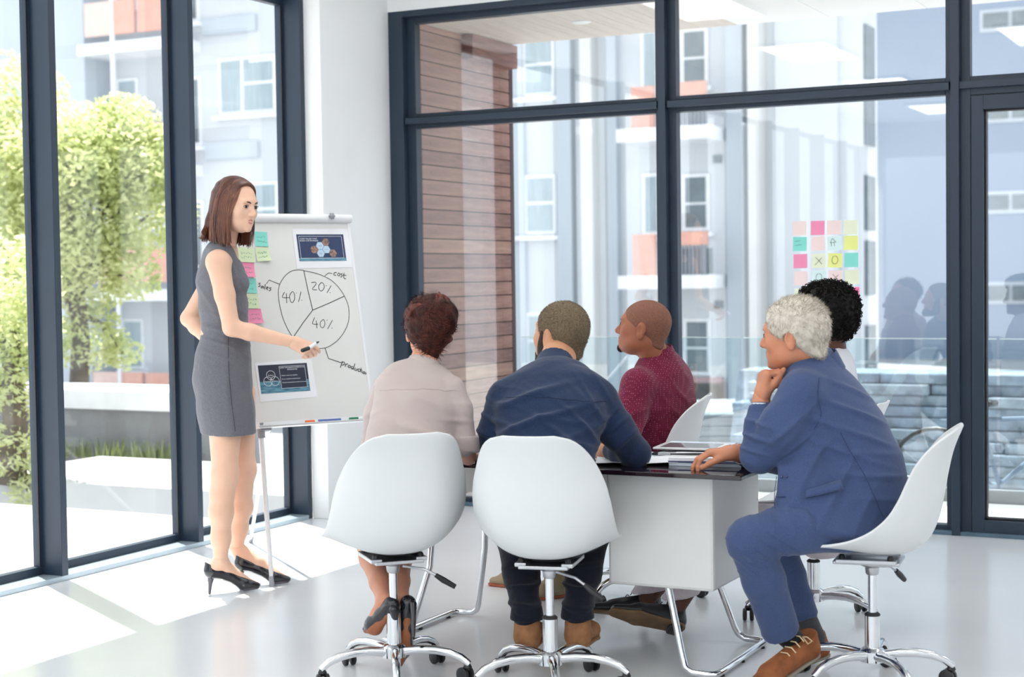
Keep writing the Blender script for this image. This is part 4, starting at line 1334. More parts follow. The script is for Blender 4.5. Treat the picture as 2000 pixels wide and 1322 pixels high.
def head_sdf(S, H, sc=1.0, male=True, ears=True, jaw=1.0, mouth_open=0.0):
    def e(c, r, k=.012, op='add', rot=None):
        ax = H.ax
        if rot is not None:
            Mr = np.array(Matrix.Rotation(rot[0], 3, rot[1]))
            ax = [H.d(*Mr[:, i]) for i in range(3)]
        S.ell(H(*(N3(c) * sc)), N3(r) * sc, ax, k * sc, op)
    def cn(a, b, ra, rb, k=.01, op='add'):
        S.cone(H(*(N3(a) * sc)), H(*(N3(b) * sc)), ra * sc, rb * sc, k * sc, op)
    e((0, -.014, .030), (.0765, .097, .087), .01)
    e((0, .006, .022), (.071, .088, .078), .02)
    e((0, .034, -.034), (.060, .060, .082), .03)
    e((0, .046, -.076), (.047 * jaw, .044, .036), .028)
    for s in (-1, 1):
        e((s * .045 * jaw, .012, -.062), (.018, .034, .026), .03)
        e((s * .043, .062, -.028), (.022, .022, .024), .02)      # cheek
    e((0, .083, -.101), (.018 * jaw, .014, .013), .016)
    e((0, .082, .022), (.048, .016, .013), .018)                 # brow
    for s in (-1, 1):
        e((s * .032, .105, -.001), (.019, .021, .0125), .012, 'sub')
        e((s * .032, .081, -.0015), (.0165, .0115, .0115), .006)   # lids
    cn((0, .089, .008), (0, .112, -.030), .0072 if not male else .0085, .0088 if not male else .0105, .012)
    e((0, .106, -.035), (.0105 if not male else .0125, .0115, .0085), .008)
    for s in (-1, 1):
        e((s * (.0105 if not male else .0125), .097, -.037), (.0062 if not male else .0075, .009, .0075), .006)
    lp = 0.0 if male else -.004
    for s in (-1, 1):
        e((s * .0062, .104, -.0445), (.0034, .0042, .003), .002, 'sub')
    e((0, .0905 + lp, -.0595), (.022, .0085, .0058), .007)
    e((0, .089 + lp, -.0725), (.0185, .009, .0066), .007)
    e((0, .1015, -.0655), (.021, .007, .0022 + .003 * mouth_open), .003, 'sub')
    if ears:
        for s in (-1, 1):
            e((s * .079, -.012, -.012), (.0075, .019, .032), .006, rot=(s * -.35, 'Z'))
            e((s * .0775, -.012, -.040), (.007, .010, .011), .008)
            e((s * .0875, -.006, -.010), (.006, .0105, .019), .004, 'sub', rot=(s * -.35, 'Z'))

def hand(S, w, f, pn, th, sc=1.0, curl=(.35, .5, .35), spread=.1, curls=None, thumb=(.6, .2, .3), rad=1.0):
    """w wrist, f towards the knuckles, pn palm normal, th = direction of the thumb side"""
    f = unit(f); pn = N3(pn); pn = unit(pn - f * (pn @ f)); lat = N3(th); lat = unit(lat - f * (lat @ f) - pn * (lat @ pn))
    tips = []
    lens = [(.040, .025, .020), (.045, .029, .021), (.042, .027, .021), (.033, .021, .019)]
    offs = [.029, .0095, -.0095, -.027]
    back = [.083, .087, .083, .075]
    rr = [.0092, .0096, .0092, .0082]
    for i in range(4):
        kn = w + f * back[i] * sc + lat * offs[i] * sc
        S.cone(w + lat * offs[i] * .55 * sc + f * .008 * sc, kn, .0155 * sc * rad, .0125 * sc * rad, .014 * sc)
        a = 0.0
        cu = curls[i] if curls else curl
        p = kn
        sp = (1.5 - i) * spread
        for j in range(3):
            a += cu[j]
            d = unit(f * math.cos(a) + pn * math.sin(a) + lat * sp * math.cos(a))
            q = p + d * lens[i][j] * sc
            r0 = rr[i] * (1.0 - .09 * j) * rad; r1 = rr[i] * (1.0 - .09 * (j + 1)) * rad
            S.cone(p, q, r0 * sc * 1.04, r1 * sc, .0035 * sc)
            p = q
        tips.append(p)
    # thumb
    b0 = w + f * .018 * sc + lat * .016 * sc + pn * .006 * sc
    a1 = thumb[0]
    d = unit(f * math.cos(a1) + lat * math.sin(a1) + pn * thumb[1])
    p = b0 + d * .045 * sc
    S.cone(b0, p, .017 * sc * rad, .0125 * sc * rad, .014 * sc)
    d2 = unit(d + f * thumb[2] + pn * thumb[1] * .8 - lat * thumb[2] * .6)
    q = p + d2 * .033 * sc
    S.cone(p, q, .0115 * sc * rad, .0105 * sc * rad, .005 * sc)
    d3 = unit(d2 + f * .3 * thumb[2] + pn * thumb[1] * .6 - lat * thumb[2] * .4)
    t = q + d3 * .026 * sc
    S.cone(q, t, .0105 * sc * rad, .0085 * sc * rad, .004 * sc)
    tips.append(t)
    S.cone(w - f * .03 * sc, w + f * .02 * sc, .024 * sc * rad, .022 * sc * rad, .02 * sc)
    return tips

def eye_parts(H, root, sc=1.0, iris=(0.09, 0.045, 0.02), look=(0, 1, 0), open_=1.0, big=1.0):
    M_white = mat('eye_white', (0.72, 0.68, 0.66), rough=0.4)
    M_iris = mat('iris_%d' % int(iris[0] * 1000), iris, rough=0.6, spec=.15)
    M_pup = mat('lash_black', (0.012, 0.008, 0.007), rough=0.5)
    for s in (-1, 1):
        c = H(s * .032 * sc, .0815 * sc, -.0015 * sc)
        Mx = Matrix(((H.x[0], H.y[0], H.z[0], c[0]), (H.x[1], H.y[1], H.z[1], c[1]), (H.x[2], H.y[2], H.z[2], c[2]), (0, 0, 0, 1))) @ Matrix.Diagonal((big, 1.0 + (big - 1) * .25, big, 1))
        def almond(t): return .0052 * open_ * sc * math.sin(math.pi * t) ** .8
        m = MB()
        m.grid(lambda u, v: Mx @ Vector(((u - .5) * .027 * sc, (.0118 - .006 * (2 * u - 1) ** 2) * sc, (v - .5) * 2 * almond(min(max(u, .001), .999)) * (1.0 if v < .5 else 1.15))), 11, 5)
        e = pchild(m.build('eye', M_white, smooth=True), root)
        lk = Vector(look); lx = lk.x / max(lk.y, .2) * .009 * sc
        ir = MB(); n = 14
        ir.add([Mx @ Vector((lx + .0060 * sc * math.cos(2 * math.pi * k / n), .0126 * sc, max(min(.0060 * sc * math.sin(2 * math.pi * k / n), .0046 * sc * open_), -.0042 * sc * open_))) for k in range(n)], [tuple(range(n))])
        pchild(ir.build('iris', M_iris), root)
        pu = MB()
        pu.add([Mx @ Vector((lx + .0025 * sc * math.cos(2 * math.pi * k / n), .0129 * sc, .0025 * sc * math.sin(2 * math.pi * k / n))) for k in range(n)], [tuple(range(n))])
        pchild(pu.build('pupil', M_pup), root)
        la = MB()
        la.tube([Mx @ Vector(((u - .5) * .029 * sc, (.0128 - .006 * (2 * u - 1) ** 2) * sc, 1.15 * almond(min(max(u, .02), .98)) + .0004)) for u in np.linspace(0, 1, 9)], [.0006 * sc] + [.0011 * sc] * 7 + [.0006 * sc], 5)
        la.tube([Mx @ Vector(((u - .5) * .026 * sc, (.0124 - .006 * (2 * u - 1) ** 2) * sc, -almond(min(max(u, .02), .98)))) for u in np.linspace(0, 1, 7)], .00045 * sc, 4)
        pchild(la.build('eyelash', M_pup, smooth=True), root)

def brow_parts(H, root, material, sc=1.0, th=.0022, lift=.0):
    for s in (-1, 1):
        m = MB()
        pts = [H(s * x * sc, y * sc, (z + lift) * sc) for x, y, z in ((.013, .0995, .0155), (.022, .0990, .0190), (.032, .0945, .0210), (.041, .0868, .0195), (.048, .0785, .0155))]
        m.tube(pts, [th * .9, th, th, th * .8, th * .4], 6)
        pchild(m.build('eyebrow', material, smooth=True), root)

def strands(root_pts, dirs, length, nrm, n_seg=5, w=.0012, gravity=0.0, curl=0.0, seed=0, jitter=.15, tip=.3):
    """thin ribbons; returns an MB-like list of vertices and faces (quads)"""
    r = np.random.RandomState(seed)
    n = len(root_pts)
    P = root_pts.copy()
    D = dirs + r.normal(scale=jitter, size=dirs.shape)
    D /= np.linalg.norm(D, axis=1)[:, None] + 1e-9
    L = np.broadcast_to(np.asarray(length, float), (n,)) * r.uniform(.75, 1.15, n)
    rows = []
    sidev = np.cross(D, nrm); sidev /= np.linalg.norm(sidev, axis=1)[:, None] + 1e-9
    ph = r.uniform(0, 6.28, n)
    for i in range(n_seg + 1):
        t = i / n_seg
        ww = w * (1 - (1 - tip) * t)
        rows.append((P - sidev * ww, P + sidev * ww))
        if i < n_seg:
            D = D + np.array([0, 0, -gravity / n_seg]) + curl * (sidev * np.sin(ph + 5 * t)[:, None] + nrm * np.cos(ph + 5 * t)[:, None])
            D /= np.linalg.norm(D, axis=1)[:, None] + 1e-9
            P = P + D * (L / n_seg)[:, None]
    V = np.stack([x for ab in rows for x in ab], 1).reshape(-1, 3)
    m = 2 * (n_seg + 1)
    base = np.arange(n)[:, None] * m
    F = np.concatenate([np.stack([base + 2 * i, base + 2 * i + 1, base + 2 * i + 3, base + 2 * i + 2], -1).reshape(-1, 4) for i in range(n_seg)])
    return V, F
# ------------------------------------------------------------------ people
UP = N3((0, 0, 1)); RG = N3(RGT); FW = unit((FWD.x, FWD.y, 0)); DN = N3(DWN)
def A(px, py, D): return N3(at(px, py, D))
def skin(name, c, rough=.48):
    return mat('skin_' + name, c, rough=rough, spec=.4, var=.022, scale=22, bump=.03, bump_scale=260, sss=.12)
SK1 = skin('fair', srgb(234, 190, 164)); SK2 = skin('rosy', srgb(214, 150, 122)); SK3 = skin('olive', srgb(206, 150, 116))
SK4 = skin('brown', srgb(160, 98, 72)); SK5 = skin('tanned', srgb(206, 138, 106)); SK6 = skin('deep', srgb(92, 56, 42))
M_lip = mat('lips_rose', srgb(206, 132, 122), rough=.4)
M_teeth = mat('teeth', (0.8, 0.78, 0.74), rough=.3)
def cloth(name, c, c2=None, scale=500, var=.06, bump=.12, rough=.85):
    return mat(name, c, rough=rough, spec=.25, var=var, scale=scale, bump=bump * 2.5, bump_scale=34, sheen=.15, color2=c2)

def shell_by(parts, H, keep):
    V, F = parts
    c = H.local(V[F].mean(1))
    m = keep(c)
    return V, F[m]

def compact(V, F):
    u, inv = np.unique(F, return_inverse=True)
    return V[u], inv.reshape(F.shape)

def head_mesh(H, neck_to, sc=1.0, neck_r=.055, res=.0034, **kw):
    S = Sdf()
    head_sdf(S, H, sc, **kw)
    S.cone(H(0, -.022 * sc, -.05 * sc), neck_to, neck_r * sc, neck_r * sc * 1.06, .02)
    return S.mesh(res, 1)

def lip_fn(H, sc=1.0, lips=True):
    def fn(c):
        q = H.local(c) / sc
        up = (np.abs(q[:, 0]) < .0235) & (q[:, 1] > .075) & (q[:, 2] < -.0545 - 40 * 0 * q[:, 0]) & (q[:, 2] > -.0795)
        el = (q[:, 0] / .0205) ** 2 + ((q[:, 2] + .0665) / .0098) ** 2 < 1
        return np.where(up & el & lips, 1, 0)
    return fn

def sock_collar(name, a, b, ra, rb, th, material, root, side=None, tilt=None):
    S = Sdf(); S.cone(a, b, ra + th, rb + th, .004)
    S.cone(N3(a) - (N3(b) - N3(a)) * .6, N3(b) + (N3(b) - N3(a)) * .6, ra, rb, .003, 'sub')
    S.cut(b, N3(b) - N3(a), .003); S.cut(a, N3(a) - N3(b), .003)
    return mesh_obj(name, [S.mesh(.0035, 1)], material, root)

# ================================================================== presenter
def presenter():
    root = root_obj = person_root((-4.33, 5.72, 0), 'woman in a sleeveless grey dress and black heels pointing at the flip chart')
    Fb = unit(RG * .93 + FW * .36); Sd = unit(np.cross(Fb, UP))
    H = Frame(A(461, 401, 7.02), unit(RG * .84 - FW * .54 - UP * .10), UP + RG * .06)
    sc = .98
    neckb = A(437, 492, 7.12)
    # skin
    hm = head_mesh(H, neckb, sc, .046, .0025, male=False, jaw=.86, mouth_open=1.3)
    S = Sdf()
    sR, eR, wR = A(426, 512, 6.95), A(452, 640, 6.93), A(571, 668, 6.99)
    sL, eL, wL = A(436, 512, 7.27), A(369, 622, 7.3), A(418, 676, 7.16)
    S.cone(neckb, A(442, 462, 7.1), .052, .046, .02)
    S.cone(A(434, 497, 7.1), sR, .05, .05, .04); S.cone(A(438, 497, 7.14), sL, .05, .048, .04)
    S.chain([sR, sR * .5 + eR * .5, eR], [.052, .043, .037], .02)
    S.chain([eR, eR * .7 + wR * .3, wR], [.037, .037, .0245], .015)
    S.chain([sL, eL], [.05, .037], .02); S.chain([eL, eL * .7 + wL * .3, wL], [.037, .036, .025], .015)
    S.loft([(A(432, 515, 7.1), .135, .075), (A(434, 600, 7.1), .125, .085), (A(434, 730, 7.1), .15, .105)], Sd, .03)
    # legs
    for hip, knee, calf, ank in ((A(440, 770, 7.03), A(439, 928, 7.01), A(432, 1000, 7.03), A(431, 1092, 7.07)), (A(462, 770, 7.2), A(474, 918, 7.18), A(470, 990, 7.22), A(462, 1068, 7.28))):
        S.chain([hip, knee, knee * .9 + calf * .1], [.085, .055, .052], .02)
        S.chain([knee, knee * .5 + calf * .5 - Fb * .004, calf, calf * .45 + ank * .55, ank], [.0495, .0495, .0505, .040, .031], .03)
        S.ell(knee + Fb * .014 + UP * .01, (.037, .037, .05), None, .03)
    bodym = S.mesh(.006, 1)
    SH = Sdf()
    fdir = unit(RG * .9 + DN * .42)
    tips = hand(SH, wR, fdir, unit(FW * .8 + DN * .35 - RG * .1), unit(-DN - FW * .35), .92, curls=[(.55, .55, .4), (.8, .75, .45), (.95, .85, .5), (1.05, .9, .5)], thumb=(.42, .45, .55), spread=.04)
    handm = SH.mesh(.0026, 1)
    SL = Sdf(); hand(SL, wL, unit(RG + DN * .3), unit(-FW), unit(-DN), .92)
    handl = SL.mesh(.0035, 1)
    # feet and shoes
    shoes = []
    skf = Sdf()
    M_pump = mat('black_patent_leather', (0.012, 0.013, 0.018), rough=.18, spec=.6, coat=.3)
    M_sole = mat('dark_heel', srgb(96, 92, 100), rough=.4)
    for hp, fd, ank in ((N3((-4.40, 5.655, 0)), unit((.66, .75, 0)), A(431, 1092, 7.07)), (N3((-4.385, 5.86, 0)), unit((.80, .60, 0)), A(462, 1068, 7.28))):
        hc = hp + fd * .012 + UP * .112
        mid = hp + fd * .088 + UP * .078
        ball = hp + fd * .155 + UP * .038
        toe = hp + fd * .215 + UP * .024
        skf.chain([ank, hc], [.031, .027], .012)
        skf.chain([ank, mid + UP * .028, ball + UP * .008], [.029, .026, .027], .015)
        skf.chain([ball + UP * .006, toe], [.026, .013], .01); skf.chain([hc, mid], [.026, .024], .02)
        sh = Sdf()
        lat = np.cross(fd, UP)
        sh.chain([hc + UP * .03 - fd * .002, hc - UP * .006, mid + UP * .004], [.0285, .0325, .0305], .015)
        sh.ecap(mid + UP * .002, ball, lat, (.031, .028), (.038, .030), .015)
        sh.ecap(ball, toe, lat, (.038, .030), (.021, .016), .015)
        ht_, vp = hc + UP * .036 - fd * .03, ball + UP * .034 - fd * .012
        ln_ = unit(vp - ht_); sh.cut(ht_ + ln_ * .02, UP - ln_ * (UP @ ln_), .004)
        sh.cut(ball - UP * .032, -UP, .003)
        so = pchild(mesh_obj('shoe', [sh.mesh(.0032, 1)], M_pump), root)
        hl = Sdf(); hl.chain([hc - UP * .018 - fd * .002, hp + UP * .065 + fd * .006, hp + UP * .004], [.026, .0105, .0058], .012); hl.cut(hp, -UP, .002)
        x = pchild(mesh_obj('heel', [hl.mesh(.003, 1)], M_sole), so)
        x.matrix_parent_inverse = (so.matrix_parent_inverse.inverted() @ root.matrix_basis).inverted() @ so.matrix_parent_inverse.inverted() if False else Matrix.Identity(4)
        x.matrix_parent_inverse = so.matrix_basis.inverted()
        pl = Sdf(); pl.ecap(ball - UP * .024, toe - UP * .01, lat, (.034, .012), (.017, .008), .01); pl.cut(N3((0, 0, .002)), -UP, .002)
        x = mesh_obj('sole', [pl.mesh(.003, 1)], M_sole); x.parent = so
    feet = skf.mesh(.004, 1)
    body = mesh_obj('body', [hm, bodym, handm, handl, feet], [SK1], root)
    eye_parts(H, root, sc, (.028, .014, .009), (.35, 1, 0), 1.0, 1.2)
    brow_parts(H, root, mat('brow_brown', srgb(54, 34, 27), rough=.7), sc, .0031)
    tm = MB(); tm.grid(lambda u, v: Vector(H((u - .5) * .026 * sc, (.0948 - .006 * (2 * u - 1) ** 2) * sc, (-.0640 + (v - .5) * .0042) * sc)), 7, 2)
    pchild(tm.build('teeth', M_teeth, solid=.001), root)
    xs = np.linspace(-1, 1, 11)
    up_ = [Vector(H(x * .0215 * sc, (.0965 - .0085 * x * x) * sc, (-.0598 - .0042 * x * x + .0011 * math.cos(x * 6.0) * (abs(x) < .8)) * sc)) for x in xs]
    lo_ = [Vector(H(x * .0205 * sc, (.0950 - .0085 * x * x) * sc, (-.0735 + .0085 * x * x) * sc)) for x in xs]
    pchild(MB().tube(up_, [(.0008 + .0026 * (1 - x * x) ** .6) * sc for x in xs], 8).build('upper_lip', M_lip, smooth=True), root)
    pchild(MB().tube(lo_, [(.0008 + .0034 * (1 - x * x) ** .6) * sc for x in xs], 8).build('lower_lip', M_lip, smooth=True), root)
    md = MB(); md.ball((0, 0, 0), (.017 * sc, .004 * sc, .0055 * sc), 12, 8)
    md.v = [tuple(H(p[0], .0905 * sc + p[1], -.0668 * sc + p[2])) for p in md.v]
    pchild(md.build('mouth', mat('mouth_dark', (.05, .015, .013), rough=.6), smooth=True), root)
    # dress
    G = Sdf()
    G.loft([(A(430, 503, 7.1), .145, .078), (A(432, 545, 7.1), .147, .104), (A(436, 600, 7.1), .14, .102), (A(441, 655, 7.1), .138, .099), (A(436, 700, 7.1), .16, .117), (A(434, 740, 7.1), .172, .124), (A(441, 800, 7.1), .173, .121), (A(449, 870, 7.1), .176, .12)], Sd, .03)
    for D in (7.03, 7.17): G.ell(A(463, 553, D), (.055, .055, .05), None, .03)
    G.cone(A(433, 488, 7.1), A(428, 500, 6.99), .048, .045, .03); G.cone(A(434, 488, 7.12), A(436, 500, 7.24), .048, .045, .03)
    G.ell(A(426, 512, 6.885), (.058, .075, .088), (Fb, Sd, UP), .012, 'sub')
    G.ell(A(436, 512, 7.325), (.058, .075, .088), (Fb, Sd, UP), .012, 'sub')
    G.cone(A(437, 488, 7.12) - UP * .0, A(452, 430, 7.08), .052, .075, .01, 'sub')
    G.ell(A(470, 487, 7.08), (.07, .06, .05), (Fb, Sd, UP), .01, 'sub')
    G.cut(A(449, 846, 7.1), -UP, .004)
    V, F = G.mesh(.0055, 2)
    V = folds(V, F, [(A(440, 655, 7.0), .12, UP + Fb * .5, .055, .0035, 1), (A(440, 690, 7.0), .16, Fb - UP * .3, .07, .0025, 2), (A(430, 560, 7.0), .14, UP * .6 + Fb, .08, .003, 3), (A(450, 800, 7.0), .2, Fb, .11, .003, 4)])
    M_dress = cloth('grey_wool', srgb(118, 118, 125), srgb(94, 94, 101), scale=420, bump=.2)
    dr = mesh_obj('dress', [(V, F)], M_dress, root)
    sm = MB()
    # side seam follows the dress surface
    vv = V - N3((0, 0, 0)); camdir = -FW
    pts = []
    for py, px in ((600, 448), (640, 447), (690, 449), (740, 452), (790, 457), (844, 464)):
        q = A(px, py, 6.9); d = unit(A(px, py, 7.0) - q)
        rel = V - q; t = rel @ d; dist = np.linalg.norm(rel - t[:, None] * d, axis=1)
        c = np.where(dist < .012)[0]
        if len(c): pts.append(Vector(V[c[np.argmin(t[c])]]))
    sm.tube([p + RGT * 0 - FWD * .0012 for p in pts], .0013, 5)
    x = sm.build('side_seam', mat('seam_dark', srgb(60, 60, 66), rough=.9)); x.parent = dr
    # hair
    hs = Sdf()
    def he(c, r, k=.02, op='add'): hs.ell(H(*(N3(c) * sc)), N3(r) * sc, H.ax, k, op)
    he((0, -.018, .034), (.0855, .108, .095)); he((0, .02, .05), (.073, .085, .072), .03)
    def hc_(a, b, side, ra, rb, k=.025): hs.ecap(H(*(N3(a) * sc)), H(*(N3(b) * sc)), side, ra, rb, k)
    hc_((.066, -.015, .03), (.07, -.03, -.07), H.y, (.055, .024), (.05, .02))
    hc_((.07, -.03, -.07), (.056, -.022, -.175), H.y, (.05, .02), (.04, .013))
    hc_((-.068, -.005, .03), (-.066, .012, -.08), H.y, (.045, .02), (.04, .018))
    hc_((-.066, .012, -.08), (-.056, .03, -.172), H.y, (.04, .018), (.034, .012))
    hc_((0, -.085, .02), (.02, -.09, -.09), H.x, (.07, .035), (.072, .03))
    hc_((.02, -.09, -.09), (.055, -.115, -.155), H.x, (.07, .03), (.055, .012))
    hc_((.055, -.115, -.155), (.085, -.15, -.168), H.x, (.03, .01), (.012, .006), .012)
    hs.off(-.006)
    hs.ell(H(0, .098 * sc, -.035 * sc), N3((.082, .088, .112)) * sc, H.ax, .008, 'sub')
    hs.ell(H(.006 * sc, .112 * sc, .034 * sc), N3((.084, .082, .074)) * sc, H.ax, .01, 'sub')
    hs.cone(H(0, .03, -.11), H(0, .03, -.3), .052, .06, .008, 'sub')
    HV, HF = hs.mesh(.004, 2)
    M_h1 = mat('hair_chestnut', srgb(104, 60, 44), rough=.36, color2=srgb(66, 36, 28), scale=14, spec=.5)
    M_h2 = mat('hair_light_brown', srgb(150, 96, 66), rough=.36, color2=srgb(112, 66, 46), scale=16, spec=.5)
    rs = np.random.RandomState(4)
    E0 = N3((0, -.018, .034)); ER = N3((.0865, .1085, .0955))
    def onell(p, k=1.0):
        q_ = (p - E0) / ER; return E0 + ER * q_ / np.linalg.norm(q_) * k
    SV, SF, sid = [], [], []
    base = 0
    NS = 15
    for i_ in range(1760):
        front = i_ >= 1500
        side = 1 if rs.rand() < .58 else -1
        t0 = rs.beta(1.1, 1.0)                       # 0 front .. 1 back
        layer = rs.uniform(.97, 1.035)
        root = onell(N3((-.018 + rs.normal(0, .002), .088 - .165 * t0, .14)), layer)
        al = R(58) + (R(180) - R(58)) * t0 ** .85 + rs.normal(0, .05)
        if side < 0: al = R(60) + (R(178) - R(60)) * t0 ** .9 + rs.normal(0, .05)
        if front:
            t0 = 0.0; side = 1 if rs.rand() < .75 else -1; layer = rs.uniform(.985, 1.02)
            root = onell(N3((-.018 + rs.normal(0, .003), .094 - .02 * rs.rand(), .14)), layer)
            al = R(rs.uniform(45, 60))
        sp = E0 + N3((side * ER[0] * math.sin(al), ER[1] * math.cos(al), -.03)) * 1.0
        sp = onell(sp, layer) if False else N3((side * (ER[0] + .004) * math.sin(al) * layer, E0[1] + (ER[1] + .002) * math.cos(al) * layer, .0 + rs.normal(0, .004) + (.028 if front else 0)))
        zend = -.168 + rs.normal(0, .008) - .006 * math.cos(al)
        out = rs.normal(0, .004) + (.018 if al > 2.2 else 0.0)
        pts = []
        for k in range(7):
            f_ = k / 6
            m_ = root * (1 - f_) + sp * f_ + N3((0, 0, .045 * math.sin(math.pi * f_)))
            pts.append(onell(m_, layer) if f_ < .99 else sp)
        for k in range(1, NS - 5):
            f_ = k / (NS - 6)
            zz = sp[2] + (zend - sp[2]) * f_
            sx = sp[0] * (1 + .10 * math.sin(math.pi * f_) - .16 * f_ * f_)
            sy = sp[1] * (1 + .02 * f_) + (.012 * f_ if side < 0 else .004 * f_)
            if front:
                g_ = min(1.0, f_ / .45); ta = R(63)
                sx = sx * (1 - g_) + side * (ER[0] + .004) * math.sin(ta) * layer * (1 + .06 * math.sin(math.pi * f_) - .16 * f_ * f_) * g_
                sy = sy * (1 - g_) + (E0[1] + (ER[1] + .002) * math.cos(ta) * layer) * g_
            fl_ = out * f_ ** 3
            rad = unit((sp[0], sp[1], 0))
            pts.append(N3((sx, sy, zz)) + rad * fl_ * 1.6)
        P = np.array([H(*(q_ * sc)) for q_ in pts])
        T = np.gradient(P, axis=0); T /= np.linalg.norm(T, axis=1)[:, None] + 1e-9
        Nn = P - H(0, -.018, .0); Nn -= UP * (Nn @ UP)[:, None] * (np.arange(len(P)) > 6)[:, None]
        W_ = np.cross(T, Nn); W_ /= np.linalg.norm(W_, axis=1)[:, None] + 1e-9
        Nn = np.cross(W_, T)
        w = rs.uniform(.0016, .0034) * np.linspace(1, .45, len(P))[:, None] * np.where(np.arange(len(P)) < 1, .4, 1)[:, None]
        n_ = len(P)
        SV.append(np.stack([P - W_ * w - Nn * .0004, P + Nn * .0006, P + W_ * w - Nn * .0004], 1).reshape(-1, 3))
        for k in range(n_ - 1):
            a_ = base + 3 * k
            SF += [(a_, a_ + 1, a_ + 4, a_ + 3), (a_ + 1, a_ + 2, a_ + 5, a_ + 4)]
        sid += [1 if rs.rand() < .3 else 0] * (2 * (n_ - 1))
        base += 3 * n_
    ids = np.concatenate([np.zeros(len(HF)), np.array(sid)])
    mesh_obj('hair', [(HV, HF), (np.concatenate(SV), np.array(SF))], [M_h1, M_h2], root_obj, lambda c: ids)
    root = root_obj
    # marker in her hand
    mk = empty('marker_pen', A(605, 677, 6.96), 0, 'black capped white marker held in the presenter\'s hand', 'marker')
    a, b, c, d = A(589, 685, 6.90), A(603, 680, 6.935), A(616, 671, 6.98), A(623, 667, 7.0)
    pchild(MB().tube([a, a * .9 + b * .1, b], [.0065, .0092, .0092], 12).build('cap', M_black, smooth='auto'), mk)
    pchild(MB().tube([b, c], [.0082, .008], 12).build('barrel', M_alu, smooth='auto'), mk)
    pchild(MB().tube([c, c * .4 + d * .6, d], [.006, .004, .002], 10).build('tip', M_black, smooth='auto'), mk)
    return root
presenter()

# ================================================================== helpers for the seated people
def collar_band(a, b, r, th, material, root, flare=.008, name='collar', res=.0035, front=None, fdist=.02):
    """standing shirt collar with a folded outer leaf"""
    a, b = N3(a), N3(b); ax = unit(b - a); L = np.linalg.norm(b - a)
    S = Sdf()
    S.cone(a - ax * .012, b, r + th + flare, r + th * .6, .003)
    S.cone(a - ax * .2, b + ax * .2, r + flare * .2, r - .001, .002, 'sub')
    S.cut(b, ax, .003); S.cut(a - ax * .010, -ax, .003)
    if front is not None: S.cut(a + front * fdist, front, .004)
    return mesh_obj(name, [S.mesh(res, 1)], material, root)

def buzz(H, sc, material, root, off=.0022, name='hair', front=(.048, .45), low=-.052, tilt=.5, res=.0034, side_low=None):
    S = Sdf()
    S.ell(H(0, -.014 * sc, .030 * sc), N3((.0765, .097, .087)) * sc, H.ax, .01)
    S.ell(H(0, .006 * sc, .022 * sc), N3((.071, .088, .078)) * sc, H.ax, .02 * sc)
    S.cone(H(0, -.045 * sc, -.02 * sc), H(0, -.05 * sc, -.06 * sc), .05 * sc, .045 * sc, .03)
    S.off(off)
    S.cut(H(0, front[0] * sc, 0), H.d(0, 1, -front[1]), .006)
    S.cut(H(0, -.03 * sc, low * sc), H.d(0, tilt, -1), .01)
    for s in (-1, 1):
        S.ell(H(s * .085 * sc, -.004 * sc, -.03 * sc), N3((.03, .024, .036)) * sc, H.ax, .006, 'sub')
    V, F = S.mesh(res, 1)
    return V, F

